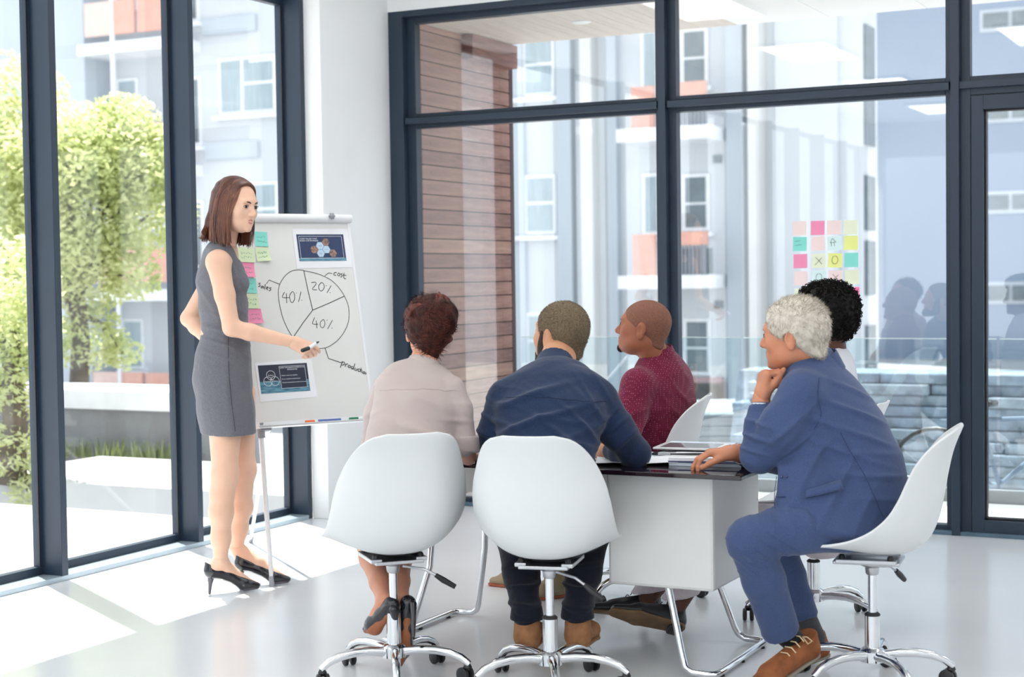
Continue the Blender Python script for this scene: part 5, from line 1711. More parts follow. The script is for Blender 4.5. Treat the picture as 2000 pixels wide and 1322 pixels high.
# ================================================================== woman in the pale blouse
def blouse_woman():
    root = person_root((-2.9, 4.75, 0), 'woman with a messy auburn updo and pale blouse seated with her back turned')
    Fb = unit((-.72, .69, 0)); Sd = unit(np.cross(Fb, UP))
    H = Frame(A(838, 640, 5.66), unit(FW * .95 - RG * .2 + UP * .03), UP)
    neckb = A(823, 722, 5.6)
    hm = head_mesh(H, neckb, .98, .047, .0036, male=False, jaw=.9)
    S = Sdf()
    S.loft([(A(822, 760, 5.6), .12, .07), (A(790, 900, 5.52), .12, .09), (A(775, 1000, 5.52), .14, .1)], Sd, .03)
    S.cone(neckb, A(832, 690, 5.62), .055, .046, .02)
    eR, wR = A(906, 862, 5.58), A(914, 892, 5.74)
    eL, wL = A(724, 872, 5.66), A(770, 890, 5.85)
    S.chain([A(890, 775, 5.58), eR, wR], [.03, .036, .032], .015)
    S.chain([A(750, 775, 5.62), eL, wL], [.026, .027, .026], .015)
    SH = Sdf(); hand(SH, wR, unit(FW * .9 + RG * .15 + DN * .05), unit(DN), unit(-RG), .9, (.3, .4, .3)); h1 = SH.mesh(.0032)
    SH = Sdf(); hand(SH, wL, unit(FW * .7 + RG * .6), unit(DN), unit(RG), .9, (.3, .4, .3)); h2 = SH.mesh(.004)
    for hip, knee, ank, r in ((A(755, 1010, 5.5), A(716, 1040, 5.9), A(752, 1172, 5.56), .05), (A(800, 1010, 5.55), A(775, 1045, 5.95), A(782, 1168, 5.6), .048)):
        S.chain([hip, knee], [.08, .058], .02)
        S.chain([knee, knee * .62 + ank * .38, ank * .75 + knee * .25, ank], [.052, .05, .036, .03], .02)
    S.chain([A(752, 1172, 5.56), A(740, 1200, 5.58), A(722, 1220, 5.6)], [.03, .028, .022], .012)
    S.chain([A(782, 1168, 5.6), A(790, 1210, 5.6), A(784, 1270, 5.6)], [.03, .027, .022], .012)
    mesh_obj('body', [hm, S.mesh(.0065, 1), h1, h2], [SK2], root)
    # shoes
    M_pump = MATS['black_patent_leather']; M_tan = mat('tan_leather_sole', srgb(160, 96, 60), rough=.45, var=.1)
    for pts, rs_, soff, heel in (([A(764, 1180, 5.53), A(748, 1200, 5.56), A(730, 1219, 5.59), A(713, 1228, 5.61)], [.028, .028, .032, .010], DN * .009 - FW * .009 + RG * .004, [A(768, 1190, 5.5), A(778, 1240, 5.56)]),
                               ([A(797, 1178, 5.56), A(793, 1222, 5.58), A(787, 1265, 5.6), A(781, 1296, 5.615)], [.029, .028, .033, .012], -FW * .012 + RG * .002, [A(806, 1180, 5.53), A(808, 1244, 5.47)])):
        sh = Sdf(); sh.chain(pts, rs_, .014)
        so = mesh_obj('shoe', [sh.mesh(.0036)], M_pump, root)
        sl = Sdf(); sl.chain([pts[1] * .6 + pts[0] * .4 + soff, pts[2] + soff, pts[3] + soff * .6], [.018, .026, .009], .014)
        x = mesh_obj('sole', [sl.mesh(.0036)], M_tan); x.parent = so; x.matrix_parent_inverse = root.matrix_basis.inverted()
        x.matrix_parent_inverse = (Matrix(so.matrix_parent_inverse)).inverted() @ Matrix(so.matrix_parent_inverse)
        hl = Sdf(); hl.cone(heel[0], heel[1], .015, .0055, .005)
        x = mesh_obj('heel', [hl.mesh(.003)], M_pump); x.parent = so
    # skirt
    K = Sdf(); K.loft([(A(778, 960, 5.52), .15, .11), (A(775, 1012, 5.53), .18, .13)], Sd, .03)
    for hip, knee in ((A(755, 1015, 5.5), A(722, 1030, 5.84)), (A(800, 1015, 5.55), A(772, 1035, 5.88))): K.chain([hip, knee], [.088, .068], .03)
    mesh_obj('skirt', [K.mesh(.008)], cloth('charcoal_skirt', (.03, .03, .035)), root)
    # blouse
    B = Sdf()
    B.loft([(A(778, 990, 5.52), .165, .12), (A(786, 920, 5.5), .155, .112), (A(800, 855, 5.52), .145, .105), (A(814, 800, 5.56), .148, .104), (A(820, 760, 5.59), .150, .085), (A(823, 738, 5.6), .12, .062)], Sd, .035)
    B.cone(A(822, 728, 5.6), A(824, 745, 5.6), .055, .08, .03)
    B.chain([A(884, 757, 5.58), A(897, 800, 5.58), A(904, 866, 5.585)], [.042, .045, .049], .02)
    B.cut(A(906, 876, 5.6) if False else A(906, 1400, 5.6), DN, .004)
    B.chain([A(752, 755, 5.62), A(736, 810, 5.64), A(729, 880, 5.68), A(748, 895, 5.78)], [.042, .044, .045, .042], .02)
    V, F = B.mesh(.006, 2)
    V = folds(V, F, [(A(800, 850, 5.45), .13, UP + RG * .25, .11, .0028, 11), (A(905, 830, 5.5), .07, UP + RG * .2, .06, .003, 13), (A(727, 830, 5.55), .08, UP - RG * .5, .07, .003, 14)])
    M_bl = cloth('blush_blouse', srgb(190, 176, 172), srgb(184, 168, 165), scale=12, bump=.05)
    bl = mesh_obj('blouse', [(V, F)], M_bl, root)
    cf = Sdf(); cf.cone(A(906, 856, 5.585), A(909, 882, 5.60), .0535, .052, .004); cf.cut(A(909, 884, 5.6), DN - FW * .1, .006); cf.cut(A(906, 850, 5.6), -DN, .006)
    x = mesh_obj('rolled_cuff', [cf.mesh(.004)], M_bl); x.parent = bl
    x = collar_band(A(822, 727, 5.6), A(829, 702, 5.615), .05, .006, M_bl, None, .01); x.parent = bl
    # yoke seam on the back
    pts = []
    for px in range(728, 905, 11):
        py = 757 - 5 * math.cos((px - 815) / 55) + 4
        q = A(px, py, 5.2); d = unit(A(px, py, 5.4) - q)
        rel = V - q; t = rel @ d; dist = np.linalg.norm(rel - t[:, None] * d, axis=1)
        c = np.where(dist < .01)[0]
        if len(c): pts.append(Vector(V[c[np.argmin(t[c])]]))
    x = MB().tube(pts, .0013, 5).build('yoke_seam', mat('blouse_seam', srgb(178, 160, 158), rough=.9)); x.parent = bl
    # hair: gathered locks
    hs = Sdf()
    hs.ell(H(0, -.02, .033), (.086, .102, .09), H.ax, .01)
    hs.ell(H(.01, -.085, .02), (.066, .06, .07), H.ax, .02)
    hs.ell(H(-.005, -.07, -.035), (.055, .045, .055), H.ax, .02)
    hs.ell(H(.045, -.05, .045), (.05, .06, .05), H.ax, .02)
    hs.ell(H(-.01, -.06, -.085), (.032, .028, .04), H.ax, .02)
    hs.cut(H(0, .05, 0), H.d(0, 1, -.4), .01)
    for s in (-1, 1): hs.ell(H(s * .094, -.004, -.03), (.024, .034, .045), H.ax, .008, 'sub')
    HV, HF = hs.mesh(.004, 1)
    nr = vnormals(HV, HF)
    HV = HV + nr * (.0035 * np.sin(4 * wob(HV, 26, 3) + 60 * (H.local(HV)[:, 0] + .6 * H.local(HV)[:, 2])))[:, None]
    M_a1 = mat('hair_auburn', srgb(78, 38, 30), rough=.6, color2=srgb(38, 20, 17), scale=30, spec=.2)
    M_a2 = mat('hair_copper', srgb(112, 54, 40), rough=.55, color2=srgb(66, 33, 26), scale=26, spec=.25)
    rs = np.random.RandomState(8)
    pick = rs.choice(len(HV), 3200); P0, n0 = HV[pick], nr[pick]
    sw = np.stack([wob(P0, 22, 31 + i) for i in range(3)], 1)
    q = H.local(P0)
    fl = sw * .9 + np.cross(n0, H.y[None]) * np.sign(q[:, 0:1]) * .5 - UP * .4
    fl -= n0 * (fl * n0).sum(1)[:, None]; fl /= np.linalg.norm(fl, axis=1)[:, None] + 1e-9
    st = strands(P0 + n0 * .0015, fl + n0 * .02, .04, n0, 5, .0009, .05, .22, 5, .06)
    # loose wisps at the nape
    wp = np.array([H(x, -.065, -.1) for x in (-.03, -.02, .0, .012, -.035)]); wn = np.repeat(-FW[None], 5, 0)
    st2 = strands(wp, np.repeat((-UP - FW * .2)[None], 5, 0), .07, wn, 7, .0016, .0, .35, 6, .25)
    # thick locks
    lk = Sdf()
    for i in range(64):
        a0 = rs.uniform(-2.6, 2.6); z0 = rs.uniform(-.05, .1)
        c0 = H(.07 * math.sin(a0) , -.03 - .075 * math.cos(a0) * .9, z0)
        pts = []
        for t in np.linspace(0, 1, 5):
            aa = a0 + (t - .5) * rs.uniform(.7, 1.4)
            zz = z0 + (t - .5) * rs.uniform(-.09, .09)
            rr_ = math.sqrt(max(.15, 1 - ((zz - .025) / .105) ** 2))
            pts.append(H(.088 * math.sin(aa) * rr_, -.03 - .1 * math.cos(aa) * rr_, zz))
        lk.chain(pts, [.004, .0075, .009, .0075, .004], .004)
    lk.cut(H(0, .03, 0), H.d(0, 1, -.4), .01)
    for s in (-1, 1): lk.ell(H(s * .088, .0, -.022), (.02, .03, .04), H.ax, .008, 'sub')
    LV, LF = lk.mesh(.0042, 1)
    ids = np.concatenate([np.zeros(len(HF)), (wob(LV[LF[:, 0]], 30, 77) > .15).astype(int), (np.arange(len(st[1])) // 5 % 3 == 0).astype(int), np.ones(len(st2[1]))])
    mesh_obj('hair', [(HV, HF), (LV, LF), st, st2], [M_a1, M_a2], root, lambda c: ids)
    return root
blouse_woman()

# ================================================================== man in the navy shirt
def navy_man():
    root = person_root((-2.32, 4.87, 0), 'bearded man with cropped hair and navy shirt seated with his back turned')
    Fb = unit((-.225, .974, 0)); Sd = unit(np.cross(Fb, UP))
    sc = 1.03
    H = Frame(A(1096, 652, 5.84), unit(FW * .74 - RG * .67 + UP * .12), UP + RG * .05)
    neckb = A(1081, 722, 5.72)
    hm = head_mesh(H, neckb, sc, .058, .0036, jaw=1.06)
    S = Sdf()
    S.cone(neckb, A(1088, 695, 5.77), .064, .058, .02)
    S.loft([(A(1080, 760, 5.64), .15, .08), (A(1075, 870, 5.5), .14, .1), (A(1070, 1000, 5.42), .15, .11)], Sd, .03)
    eR, wR = A(1240, 891, 5.66), A(1192, 880, 5.86)
    S.chain([A(1172, 800, 5.6), eR, wR], [.03, .034, .03], .015)
    SH = Sdf(); hand(SH, wR, unit(-RG * .75 + FW * .45 - UP * .25), unit(FW * .7 + DN * .5), unit(-DN - FW * .3), .98, (.5, .6, .4), thumb=(.5, .2, .3)); h1 = SH.mesh(.0028)
    eL, wL = A(966, 890, 5.66), A(1030, 890, 5.95)
    SH = Sdf(); hand(SH, wL, unit(RG * .8 + FW * .4), unit(DN), unit(FW), .98); h2 = SH.mesh(.004)
    mesh_obj('body', [hm, S.mesh(.007), h1, h2], [SK3], root)
    # hair and beard
    M_bz = mat('cropped_hair_brown', srgb(132, 114, 88), rough=.8, color2=srgb(92, 78, 60), scale=160, bump=.35, bump_scale=500)
    M_bd = mat('beard_dark', srgb(62, 47, 38), rough=.8, color2=srgb(36, 27, 23), scale=160, bump=.4, bump_scale=500)
    V, F = buzz(H, sc, M_bz, root, .003)
    nr = vnormals(V, F); pk = np.random.RandomState(1).choice(len(V), 7000)
    st = strands(V[pk], nr[pk] - UP * .5, .005, np.cross(nr[pk], UP[None]) + 1e-6, 1, .0006, 0, 0, 3, .3)
    mesh_obj('hair', [(V, F), st], [M_bz], root)
    Bd = Sdf()
    Bd.ell(H(0, .046 * sc, -.082 * sc), N3((.052, .05, .042)) * sc, H.ax, .01)
    Bd.ell(H(0, .082 * sc, -.108 * sc), N3((.026, .022, .022)) * sc, H.ax, .015)
    for s in (-1, 1):
        Bd.ell(H(s * .053 * sc, .012 * sc, -.055 * sc), N3((.024, .036, .045)) * sc, H.ax, .02)
        Bd.ell(H(s * .066 * sc, .018 * sc, -.02 * sc), N3((.011, .016, .045)) * sc, H.ax, .015)
    Bd.off(.003)
    Bd.ell(H(0, .1 * sc, -.048 * sc), N3((.045, .05, .032)) * sc, H.ax, .008, 'sub')
    Bd.cut(H(0, -.008 * sc, 0), H.d(0, -1, 0), .006)
    mesh_obj('beard', [Bd.mesh(.0036)], [M_bd], root)
    gl_ = MB(); gl_.tube([H(-.0785 * sc, -.005, .004), H(-.074 * sc, .06, .004), H(-.06 * sc, .1, .0)], .0018, 6); 
    # shirt
    B = Sdf()
    B.loft([(A(1070, 1005, 5.42), .185, .135), (A(1068, 930, 5.45), .165, .125), (A(1068, 868, 5.5), .168, .125), (A(1074, 815, 5.56), .195, .125), (A(1080, 770, 5.62), .205, .105), (A(1081, 742, 5.67), .14, .082)], Sd, .035)
    B.cone(A(1081, 725, 5.71), A(1080, 745, 5.67), .066, .095, .03)
    B.chain([A(1172, 785, 5.6), A(1205, 840, 5.61), eR + UP * .012], [.068, .062, .056], .03)
    B.chain([eR + UP * .01, eR * .5 + wR * .5, wR * .9 + eR * .1], [.054, .047, .038], .02)
    B.chain([A(985, 778, 5.64), A(968, 840, 5.64), eL], [.064, .058, .052], .03)
    B.chain([eL, wL], [.05, .038], .02)
    V, F = B.mesh(.0062, 2)
    V = folds(V, F, [(A(1150, 850, 5.45), .17, UP + RG * .8, .075, .0055, 21), (A(1040, 830, 5.42), .18, UP - RG * .25, .085, .005, 22), (A(1205, 840, 5.52), .1, UP - RG * .7, .055, .005, 23), (A(965, 850, 5.55), .12, UP + RG * .3, .06, .005, 24), (A(1090, 900, 5.38), .14, UP + RG * .1, .07, .005, 25), (A(1180, 780, 5.5), .09, RG + UP * .6, .06, .004, 26)])
    M_nv = cloth('navy_cotton', srgb(36, 53, 84), srgb(27, 41, 68), scale=300, bump=.08)
    bl = mesh_obj('shirt', [(V, F)], M_nv, root)
    x = collar_band(A(1081, 729, 5.70), A(1085, 703, 5.75), .062, .006, M_nv, None, .011); x.parent = bl
    pts = []
    for px in range(985, 1190, 12):
        py = 772 - 4 * math.cos((px - 1085) / 60) + (px - 985) * .06
        q = A(px, py, 5.2); d = unit(A(px, py, 5.4) - q)
        rel = V - q; t = rel @ d; dist = np.linalg.norm(rel - t[:, None] * d, axis=1)
        c = np.where(dist < .01)[0]
        if len(c): pts.append(Vector(V[c[np.argmin(t[c])]]))
    x = MB().tube(pts, .0013, 5).build('yoke_seam', mat('navy_seam', srgb(24, 36, 62), rough=.9)); x.parent = bl
    # trousers
    T = Sdf()
    T.loft([(A(1071, 975, 5.43), .17, .125), (A(1070, 1020, 5.43), .185, .14)], Sd, .03)
    M_jean = cloth('dark_denim', srgb(22, 26, 42), srgb(14, 17, 30), scale=300, bump=.1)
    for hip, knee, ank in ((A(1030, 1025, 5.45), A(1010, 1045, 5.86), A(1027, 1196, 5.575)), (A(1115, 1025, 5.45), A(1150, 1040, 5.86), A(1128, 1194, 5.575))):
        T.chain([hip, knee], [.092, .078], .03)
        T.chain([knee, knee * .5 + ank * .5, ank], [.076, .066, .05], .02)
    V, F = T.mesh(.007, 1)
    V = folds(V, F, [(A(1020, 1150, 5.6), .12, UP, .06, .005, 27), (A(1135, 1150, 5.6), .12, UP, .06, .005, 28)])
    tr_ = mesh_obj('trousers', [(V, F)], M_jean, root)
    M_suede = mat('tan_suede', srgb(172, 122, 82), rough=.85, color2=srgb(140, 94, 60), scale=24, bump=.1, bump_scale=200)
    M_bsole = mat('boot_sole', srgb(150, 108, 74), rough=.7)
    for ank, dx in ((A(1029, 1203, 5.585), -1), (A(1128, 1201, 5.585), 1)):
        cf = Sdf(); cf.cone(ank + UP * .03, ank - UP * .005, .055, .060, .004); cf.cut(ank - UP * .012, -UP, .006); cf.cut(ank + UP * .04, UP, .01)
        x = mesh_obj('turned_cuff', [cf.mesh(.005)], M_jean); x.parent = tr_
        b = Sdf(); hb = ank - UP * .105
        fd = unit(Fb + Sd * .06 * dx); lat = np.cross(fd, UP)
        b.cone(ank - UP * .03, hb + UP * .035, .046, .043, .02); b.ecap(hb + UP * .03, hb + fd * .12 + UP * .03, lat, (.041, .032), (.048, .032), .03); b.ecap(hb + fd * .12 + UP * .028, hb + fd * .2 + UP * .022, lat, (.048, .03), (.03, .02), .02)
        b.cut(hb, -UP, .003); b.cut(ank - UP * .0, UP, .004)
        so = mesh_obj('boot', [b.mesh(.0045)], M_suede, root)
        s = Sdf(); s.ecap(hb + UP * .0, hb + fd * .12, lat, (.043, .012), (.05, .012), .01); s.ecap(hb + fd * .12, hb + fd * .2, lat, (.05, .012), (.03, .012), .01); s.cut(hb + UP * .008, UP, .002); s.cut(hb - UP * .012, -UP, .002)
        x = mesh_obj('sole', [s.mesh(.004)], M_bsole); x.parent = so
    return root
navy_man()
# ================================================================== man in the maroon dotted shirt
def dotted(name, base, dot, scale=120):
    m = cloth(name, base, tuple(c * .8 for c in base), scale=250, bump=.06)
    t = m.node_tree; b = t.nodes['Principled BSDF']
    old = b.inputs['Base Color'].links[0].from_socket
    tc = t.nodes.new('ShaderNodeTexCoord')
    vo = t.nodes.new('ShaderNodeTexVoronoi'); vo.inputs['Scale'].default_value = scale; vo.inputs['Randomness'].default_value = .12
    t.links.new(tc.outputs['Object'], vo.inputs['Vector'])
    rp = t.nodes.new('ShaderNodeValToRGB')
    rp.color_ramp.elements[0].position = .17; rp.color_ramp.elements[0].color = (1, 1, 1, 1)
    rp.color_ramp.elements[1].position = .24; rp.color_ramp.elements[1].color = (0, 0, 0, 1)
    t.links.new(vo.outputs['Distance'], rp.inputs['Fac'])
    mx = t.nodes.new('ShaderNodeMix'); mx.data_type = 'RGBA'
    t.links.new(rp.outputs['Color'], mx.inputs['Factor'])
    t.links.new(old, mx.inputs['A']); mx.inputs['B'].default_value = (*dot, 1)
    t.links.new(mx.outputs['Result'], b.inputs['Base Color'])
    return m

def shoe_pair(root, items, M_up, M_so, style='oxford', res=.0042):
    """items: (heel floor point, toe floor point, sole tilt axis up vector)"""
    for hp, tp, up in items:
        hp, tp, up = N3(hp), N3(tp), unit(up)
        fd = unit(tp - hp); up = unit(up - fd * (up @ fd)); lat = np.cross(fd, up); L = np.linalg.norm(tp - hp)
        b = Sdf()
        b.cone(hp + fd * .035 + up * .085, hp + fd * .04 + up * .04, .034, .034, .02)
        b.ecap(hp + fd * .035 + up * .035, hp + fd * L * .62 + up * .032, lat, (.034, .032), (.045, .028), .03)
        b.cone(hp + fd * .06 + up * .075, hp + fd * L * .55 + up * .045, .028, .026, .03)
        b.ecap(hp + fd * L * .62 + up * .028, tp - fd * .03 + up * .022, lat, (.045, .026), (.026, .017), .02)
        b.cut(hp + up * .012, -up, .003); b.cut(hp + up * .1, up + fd * .2, .004)
        so = mesh_obj('shoe', [b.mesh(res)], M_up, root)
        s = Sdf()
        s.ecap(hp + fd * .03 + up * .008, hp + fd * L * .62 + up * .008, lat, (.036, .012), (.048, .012), .01, end=.03)
        s.ecap(hp + fd * L * .62 + up * .008, tp - fd * .03 + up * .008, lat, (.048, .012), (.028, .012), .01, end=.025)
        s.cut(hp + up * .014, up, .002); s.cut(hp, -up, .002)
        x = mesh_obj('sole', [s.mesh(res)], M_so); x.parent = so
        yield so, hp, fd, up, lat, L

def maroon_man():
    root = person_root((-2.43, 6.45, 0), 'man with a shaved head and maroon dotted shirt on the far table side')
    Fb = unit(-RG * .8 * N3((1, 1, 0)) + FW * .6); Sd = unit(np.cross(Fb, UP))
    sc = 1.02
    H = Frame(A(1258, 640, 6.72), unit(-RG * .9 + FW * .36 + UP * .16), UP + RG * .16)
    neckb = A(1287, 712, 6.77)
    hm = head_mesh(H, neckb, sc, .060, .0036, jaw=1.0)
    S = Sdf()
    S.cone(neckb, A(1276, 690, 6.75), .062, .056, .02)
    S.loft([(A(1284, 760, 6.78), .15, .09), (A(1290, 950, 6.82), .15, .1)], Sd, .03)
    eL, wL = A(1222, 862, 6.55), A(1175, 872, 6.3)
    S.chain([A(1250, 780, 6.66), eL, wL], [.03, .034, .03], .015)
    SH = Sdf(); hand(SH, wL, unit(-RG * .7 - FW * .5), unit(DN), unit(FW), .98); h1 = SH.mesh(.004)
    eR, wR = A(1250, 870, 7.0), A(1160, 872, 6.7)
    S.chain([eR, wR], [.04, .03], .015)
    SH = Sdf(); hand(SH, wR, unit(-RG), unit(DN), unit(-FW), .98); h2 = SH.mesh(.004)
    for hip, knee, a in ((A(1290, 1000, 6.9), A(1080, 1008, 6.85), A(1022, 1118, 6.72)), (A(1275, 1000, 6.75), A(1100, 1010, 6.6), A(1092, 1112, 6.62))): S.chain([hip, knee, a - UP * .02], [.07, .05, .034], .01)
    S.cone(A(1300, 770, 6.9), eR, .03, .038, .01)
    lf = lip_fn(H, sc)
    mesh_obj('body', [hm, S.mesh(.007), h1, h2], [SK4, mat('lips_brown', srgb(150, 84, 76), rough=.4)], root, lf)
    eye_parts(H, root, sc, (.03, .018, .012), (0, 1, 0))
    brow_parts(H, root, mat('brow_black', (.015, .012, .01), rough=.8), sc, .0026)
    tm = MB(); tm.grid(lambda u, v: Vector(H((u - .5) * .03 * sc, (.0965 - .007 * (2 * u - 1) ** 2) * sc, (-.0655 + (v - .5) * .006) * sc)), 7, 2)
    pchild(tm.build('teeth', M_teeth, solid=.001), root)
    M_st = mat('shaved_stubble', srgb(136, 88, 68), rough=.75, color2=srgb(112, 72, 56), scale=190, bump=.2, bump_scale=500)
    mesh_obj('hair', [buzz(H, sc, M_st, root, .0012, front=(.055, .5))], [M_st], root)
    Bd = Sdf()
    Bd.ell(H(0, .083 * sc, -.1 * sc), N3((.020, .0145, .0165)) * sc, H.ax, .01); Bd.off(.0025)
    Bd.ell(H(0, .1 * sc, -.072 * sc), N3((.03, .02, .012)) * sc, H.ax, .004, 'sub')
    mesh_obj('goatee', [Bd.mesh(.003)], [mat('goatee_black', (.012, .01, .009), rough=.85, bump=.3, bump_scale=400)], root)
    B = Sdf()
    B.loft([(A(1292, 985, 6.84), .18, .13), (A(1296, 900, 6.84), .175, .13), (A(1294, 840, 6.82), .185, .13), (A(1290, 785, 6.8), .2, .12), (A(1288, 745, 6.78), .195, .102), (A(1287, 718, 6.77), .13, .085)], Sd, .035)
    B.cone(A(1286, 700, 6.76), A(1287, 722, 6.77), .066, .1, .03)
    B.chain([A(1246, 752, 6.64), A(1230, 810, 6.6), eL], [.075, .066, .058], .03); B.chain([eL, wL], [.054, .036], .02)
    B.chain([A(1310, 770, 6.95), eR], [.066, .054], .03); B.chain([eR, wR], [.054, .036], .02)
    V, F = B.mesh(.0065, 2)
    V = folds(V, F, [(A(1310, 850, 6.7), .2, UP + RG * .3, .08, .006, 31), (A(1230, 800, 6.5), .12, UP - RG * .3, .06, .006, 32), (A(1250, 850, 6.55), .14, UP - RG * .8, .07, .006, 33), (A(1330, 790, 6.7), .12, RG + UP * .8, .07, .004, 34)])
    M_mr = dotted('maroon_dotted_cotton', srgb(118, 28, 60), srgb(176, 110, 138))
    bl = mesh_obj('shirt', [(V, F)], M_mr, root)
    x = collar_band(A(1291, 722, 6.77), A(1281, 680, 6.755), .066, .007, M_mr, None, .018); x.parent = bl
    T = Sdf(); T.loft([(A(1292, 960, 6.83), .17, .125), (A(1290, 1010, 6.83), .185, .14)], Sd, .03)
    for hip, knee, ank in ((A(1275, 1010, 6.75), A(1100, 1010, 6.6), A(1088, 1130, 6.64)), (A(1290, 1010, 6.9), A(1080, 1008, 6.85), A(1022, 1122, 6.76))):
        T.chain([hip, knee], [.09, .075], .03); T.chain([knee, knee * .5 + ank * .5, ank], [.073, .064, .055], .02)
    mesh_obj('trousers', [T.mesh(.008)], cloth('khaki_twill', srgb(150, 132, 104), srgb(128, 110, 84), scale=300), root)
    def fl(px, py): 
        p = A(px, py, 1.0) - N3((0, 0, CAM_H)); k = CAM_H / -p[2]; return N3((0, 0, CAM_H)) + p * k
    M_sn = mat('beige_canvas', srgb(160, 140, 112), rough=.85, var=.08); M_ss = mat('rust_sole', srgb(176, 92, 64), rough=.7)
    for so, hp, fd, up, lat, L in shoe_pair(root, [(fl(1048, 1146), fl(951, 1143), UP), (fl(1104, 1164), fl(1030, 1172), UP)], M_sn, M_ss):
        pass
    return root
maroon_man()

# ================================================================== man in the blue suit
def suit_man():
    root = person_root((-1.4, 5.28, 0), 'grey haired man in a blue suit resting his chin on his fist')
    Fb = unit(unit(-RG * N3((1, 1, 0))) * .9 + FW * .43); Sd = unit(np.cross(Fb, UP))     # Sd points away from the camera
    sc = 1.04
    H = Frame(A(1552, 652, 5.42), unit(-RG * .86 + FW * .48 - UP * .05), UP - RG * .05)
    neckb = A(1588, 712, 5.46)
    hm = head_mesh(H, neckb, sc, .058, .0032, jaw=1.02)
    S = Sdf()
    S.cone(neckb, A(1576, 688, 5.44), .064, .058, .02)
    S.loft([(A(1606, 775, 5.47), .15, .09), (A(1655, 990, 5.42), .15, .11)], Sd, .03)
    eL, wL = A(1482, 888, 5.36), A(1487, 778, 5.40)
    S.chain([A(1570, 775, 5.32), eL, wL], [.05, .045, .031], .015)
    eR, wR = A(1560, 905, 5.72), A(1436, 884, 5.50)
    S.chain([eR, wR], [.042, .031], .015)
    SH = Sdf(); hand(SH, wL, unit(-DN * .97 + RG * .12 - FW * .05), unit(RG * .95 + FW * .2), unit(-FW * .9 + RG * .25), 1.02, curls=[(1.35, 1.5, .7)] * 4, thumb=(.35, .5, .7), spread=.02)
    h1 = SH.mesh(.0026)
    SH = Sdf(); hand(SH, wR, unit(-RG * .93 - UP * .0 + FW * .12), unit(DN * .95 - RG * .1), unit(-FW), 1.04, curls=[(.62, .62, .35), (.55, .55, .3), (.5, .5, .3), (.45, .5, .3)], thumb=(.45, .35, .4), spread=.10)
    h2 = SH.mesh(.0026)
    mesh_obj('body', [hm, S.mesh(.007), h1, h2], [SK5, mat('lips_tan', srgb(184, 108, 92), rough=.45)], root, lip_fn(H, sc))
    eye_parts(H, root, sc, (.12, .16, .2), (0, 1, 0))
    M_g1 = mat('hair_silver', srgb(222, 214, 200), rough=.55, color2=srgb(186, 176, 162), scale=60, spec=.4)
    M_g2 = mat('hair_grey', srgb(178, 168, 154), rough=.55, color2=srgb(140, 130, 120), scale=60, spec=.4)
    brow_parts(H, root, M_g2, sc, .0026)
    V, F = buzz(H, sc, M_g1, root, .009, front=(.06, .35), low=-.046, tilt=.62)
    nr = vnormals(V, F); V = V + nr * (.0022 * wob(V, 95, 41))[:, None]
    r = np.random.RandomState(6); pk = r.choice(len(V), 9000)
    fl_ = -UP * .8 - H.y * .35 + H.x * .0
    n0 = nr[pk]; d0 = fl_[None] - n0 * (n0 @ fl_)[:, None]; 
    topm = (H.local(V[pk])[:, 2:3] > .06)
    d0 = np.where(topm, -H.y[None] * .3 + H.x[None] * .3 + n0 * .35, d0 + n0 * .14)
    st = strands(V[pk] - n0 * .001, d0, .015, np.cross(n0, d0), 2, .0006, .2, .0, 8, .3)
    ids = np.concatenate([np.zeros(len(F)), (np.arange(len(st[1])) // 2 % 3 == 0).astype(int)])
    mesh_obj('hair', [(V, F), st], [M_g1, M_g2], root, lambda c: ids)
    # shirt parts
    M_ws = cloth('white_poplin', (.78, .79, .82), (.7, .71, .75), scale=300, bump=.03)
    x = collar_band(A(1590, 712, 5.455), A(1577, 683, 5.44), .062, .005, M_ws, root, .008, 'shirt_collar')
    sock_collar("shirt_cuff", wL + (eL - wL) * .28, wL + (eL - wL) * .10, .036, .034, .004, M_ws, root)
    sock_collar('shirt_cuff', wR + (eR - wR) * .2, wR + (eR - wR) * .06, .034, .033, .004, M_ws, root)
    # jacket
    M_suit = cloth('blue_suiting', srgb(70, 87, 127), srgb(55, 70, 106), scale=380, bump=.06, rough=.75)
    J = Sdf()
    J.loft([(A(1660, 1020, 5.42), .19, .15), (A(1682, 970, 5.42), .185, .15), (A(1676, 915, 5.43), .185, .145), (A(1644, 850, 5.45), .195, .145), (A(1612, 795, 5.46), .205, .13), (A(1590, 748, 5.46), .195, .1), (A(1586, 726, 5.465), .12, .08)], Sd, .04)
    J.cut(A(1650, 1064, 5.42), -UP, .05)
    J.cone(A(1590, 706, 5.455), A(1590, 730, 5.465), .07, .095, .03)
    J.chain([A(1566, 768, 5.31), A(1528, 835, 5.30), eL + DN * .0], [.078, .072, .064], .03)
    J.chain([eL, eL * .5 + wL * .5, wL * .75 + eL * .25], [.06, .053, .045], .015)
    J.chain([A(1600, 770, 5.66), eR], [.075, .06], .03); J.chain([eR, wR * .82 + eR * .18], [.058, .046], .02)
    # front skirt of the jacket over the thigh
    J.ecap(A(1585, 860, 5.34), A(1560, 990, 5.28), Fb, (.07, .08), (.085, .06), .03)
    J.ecap(A(1615, 925, 5.30), A(1612, 1042, 5.222), unit(-RG - FW * .12), (.165, .055), (.168, .045), .032, end=.024)
    V, F = J.mesh(.0062, 2)
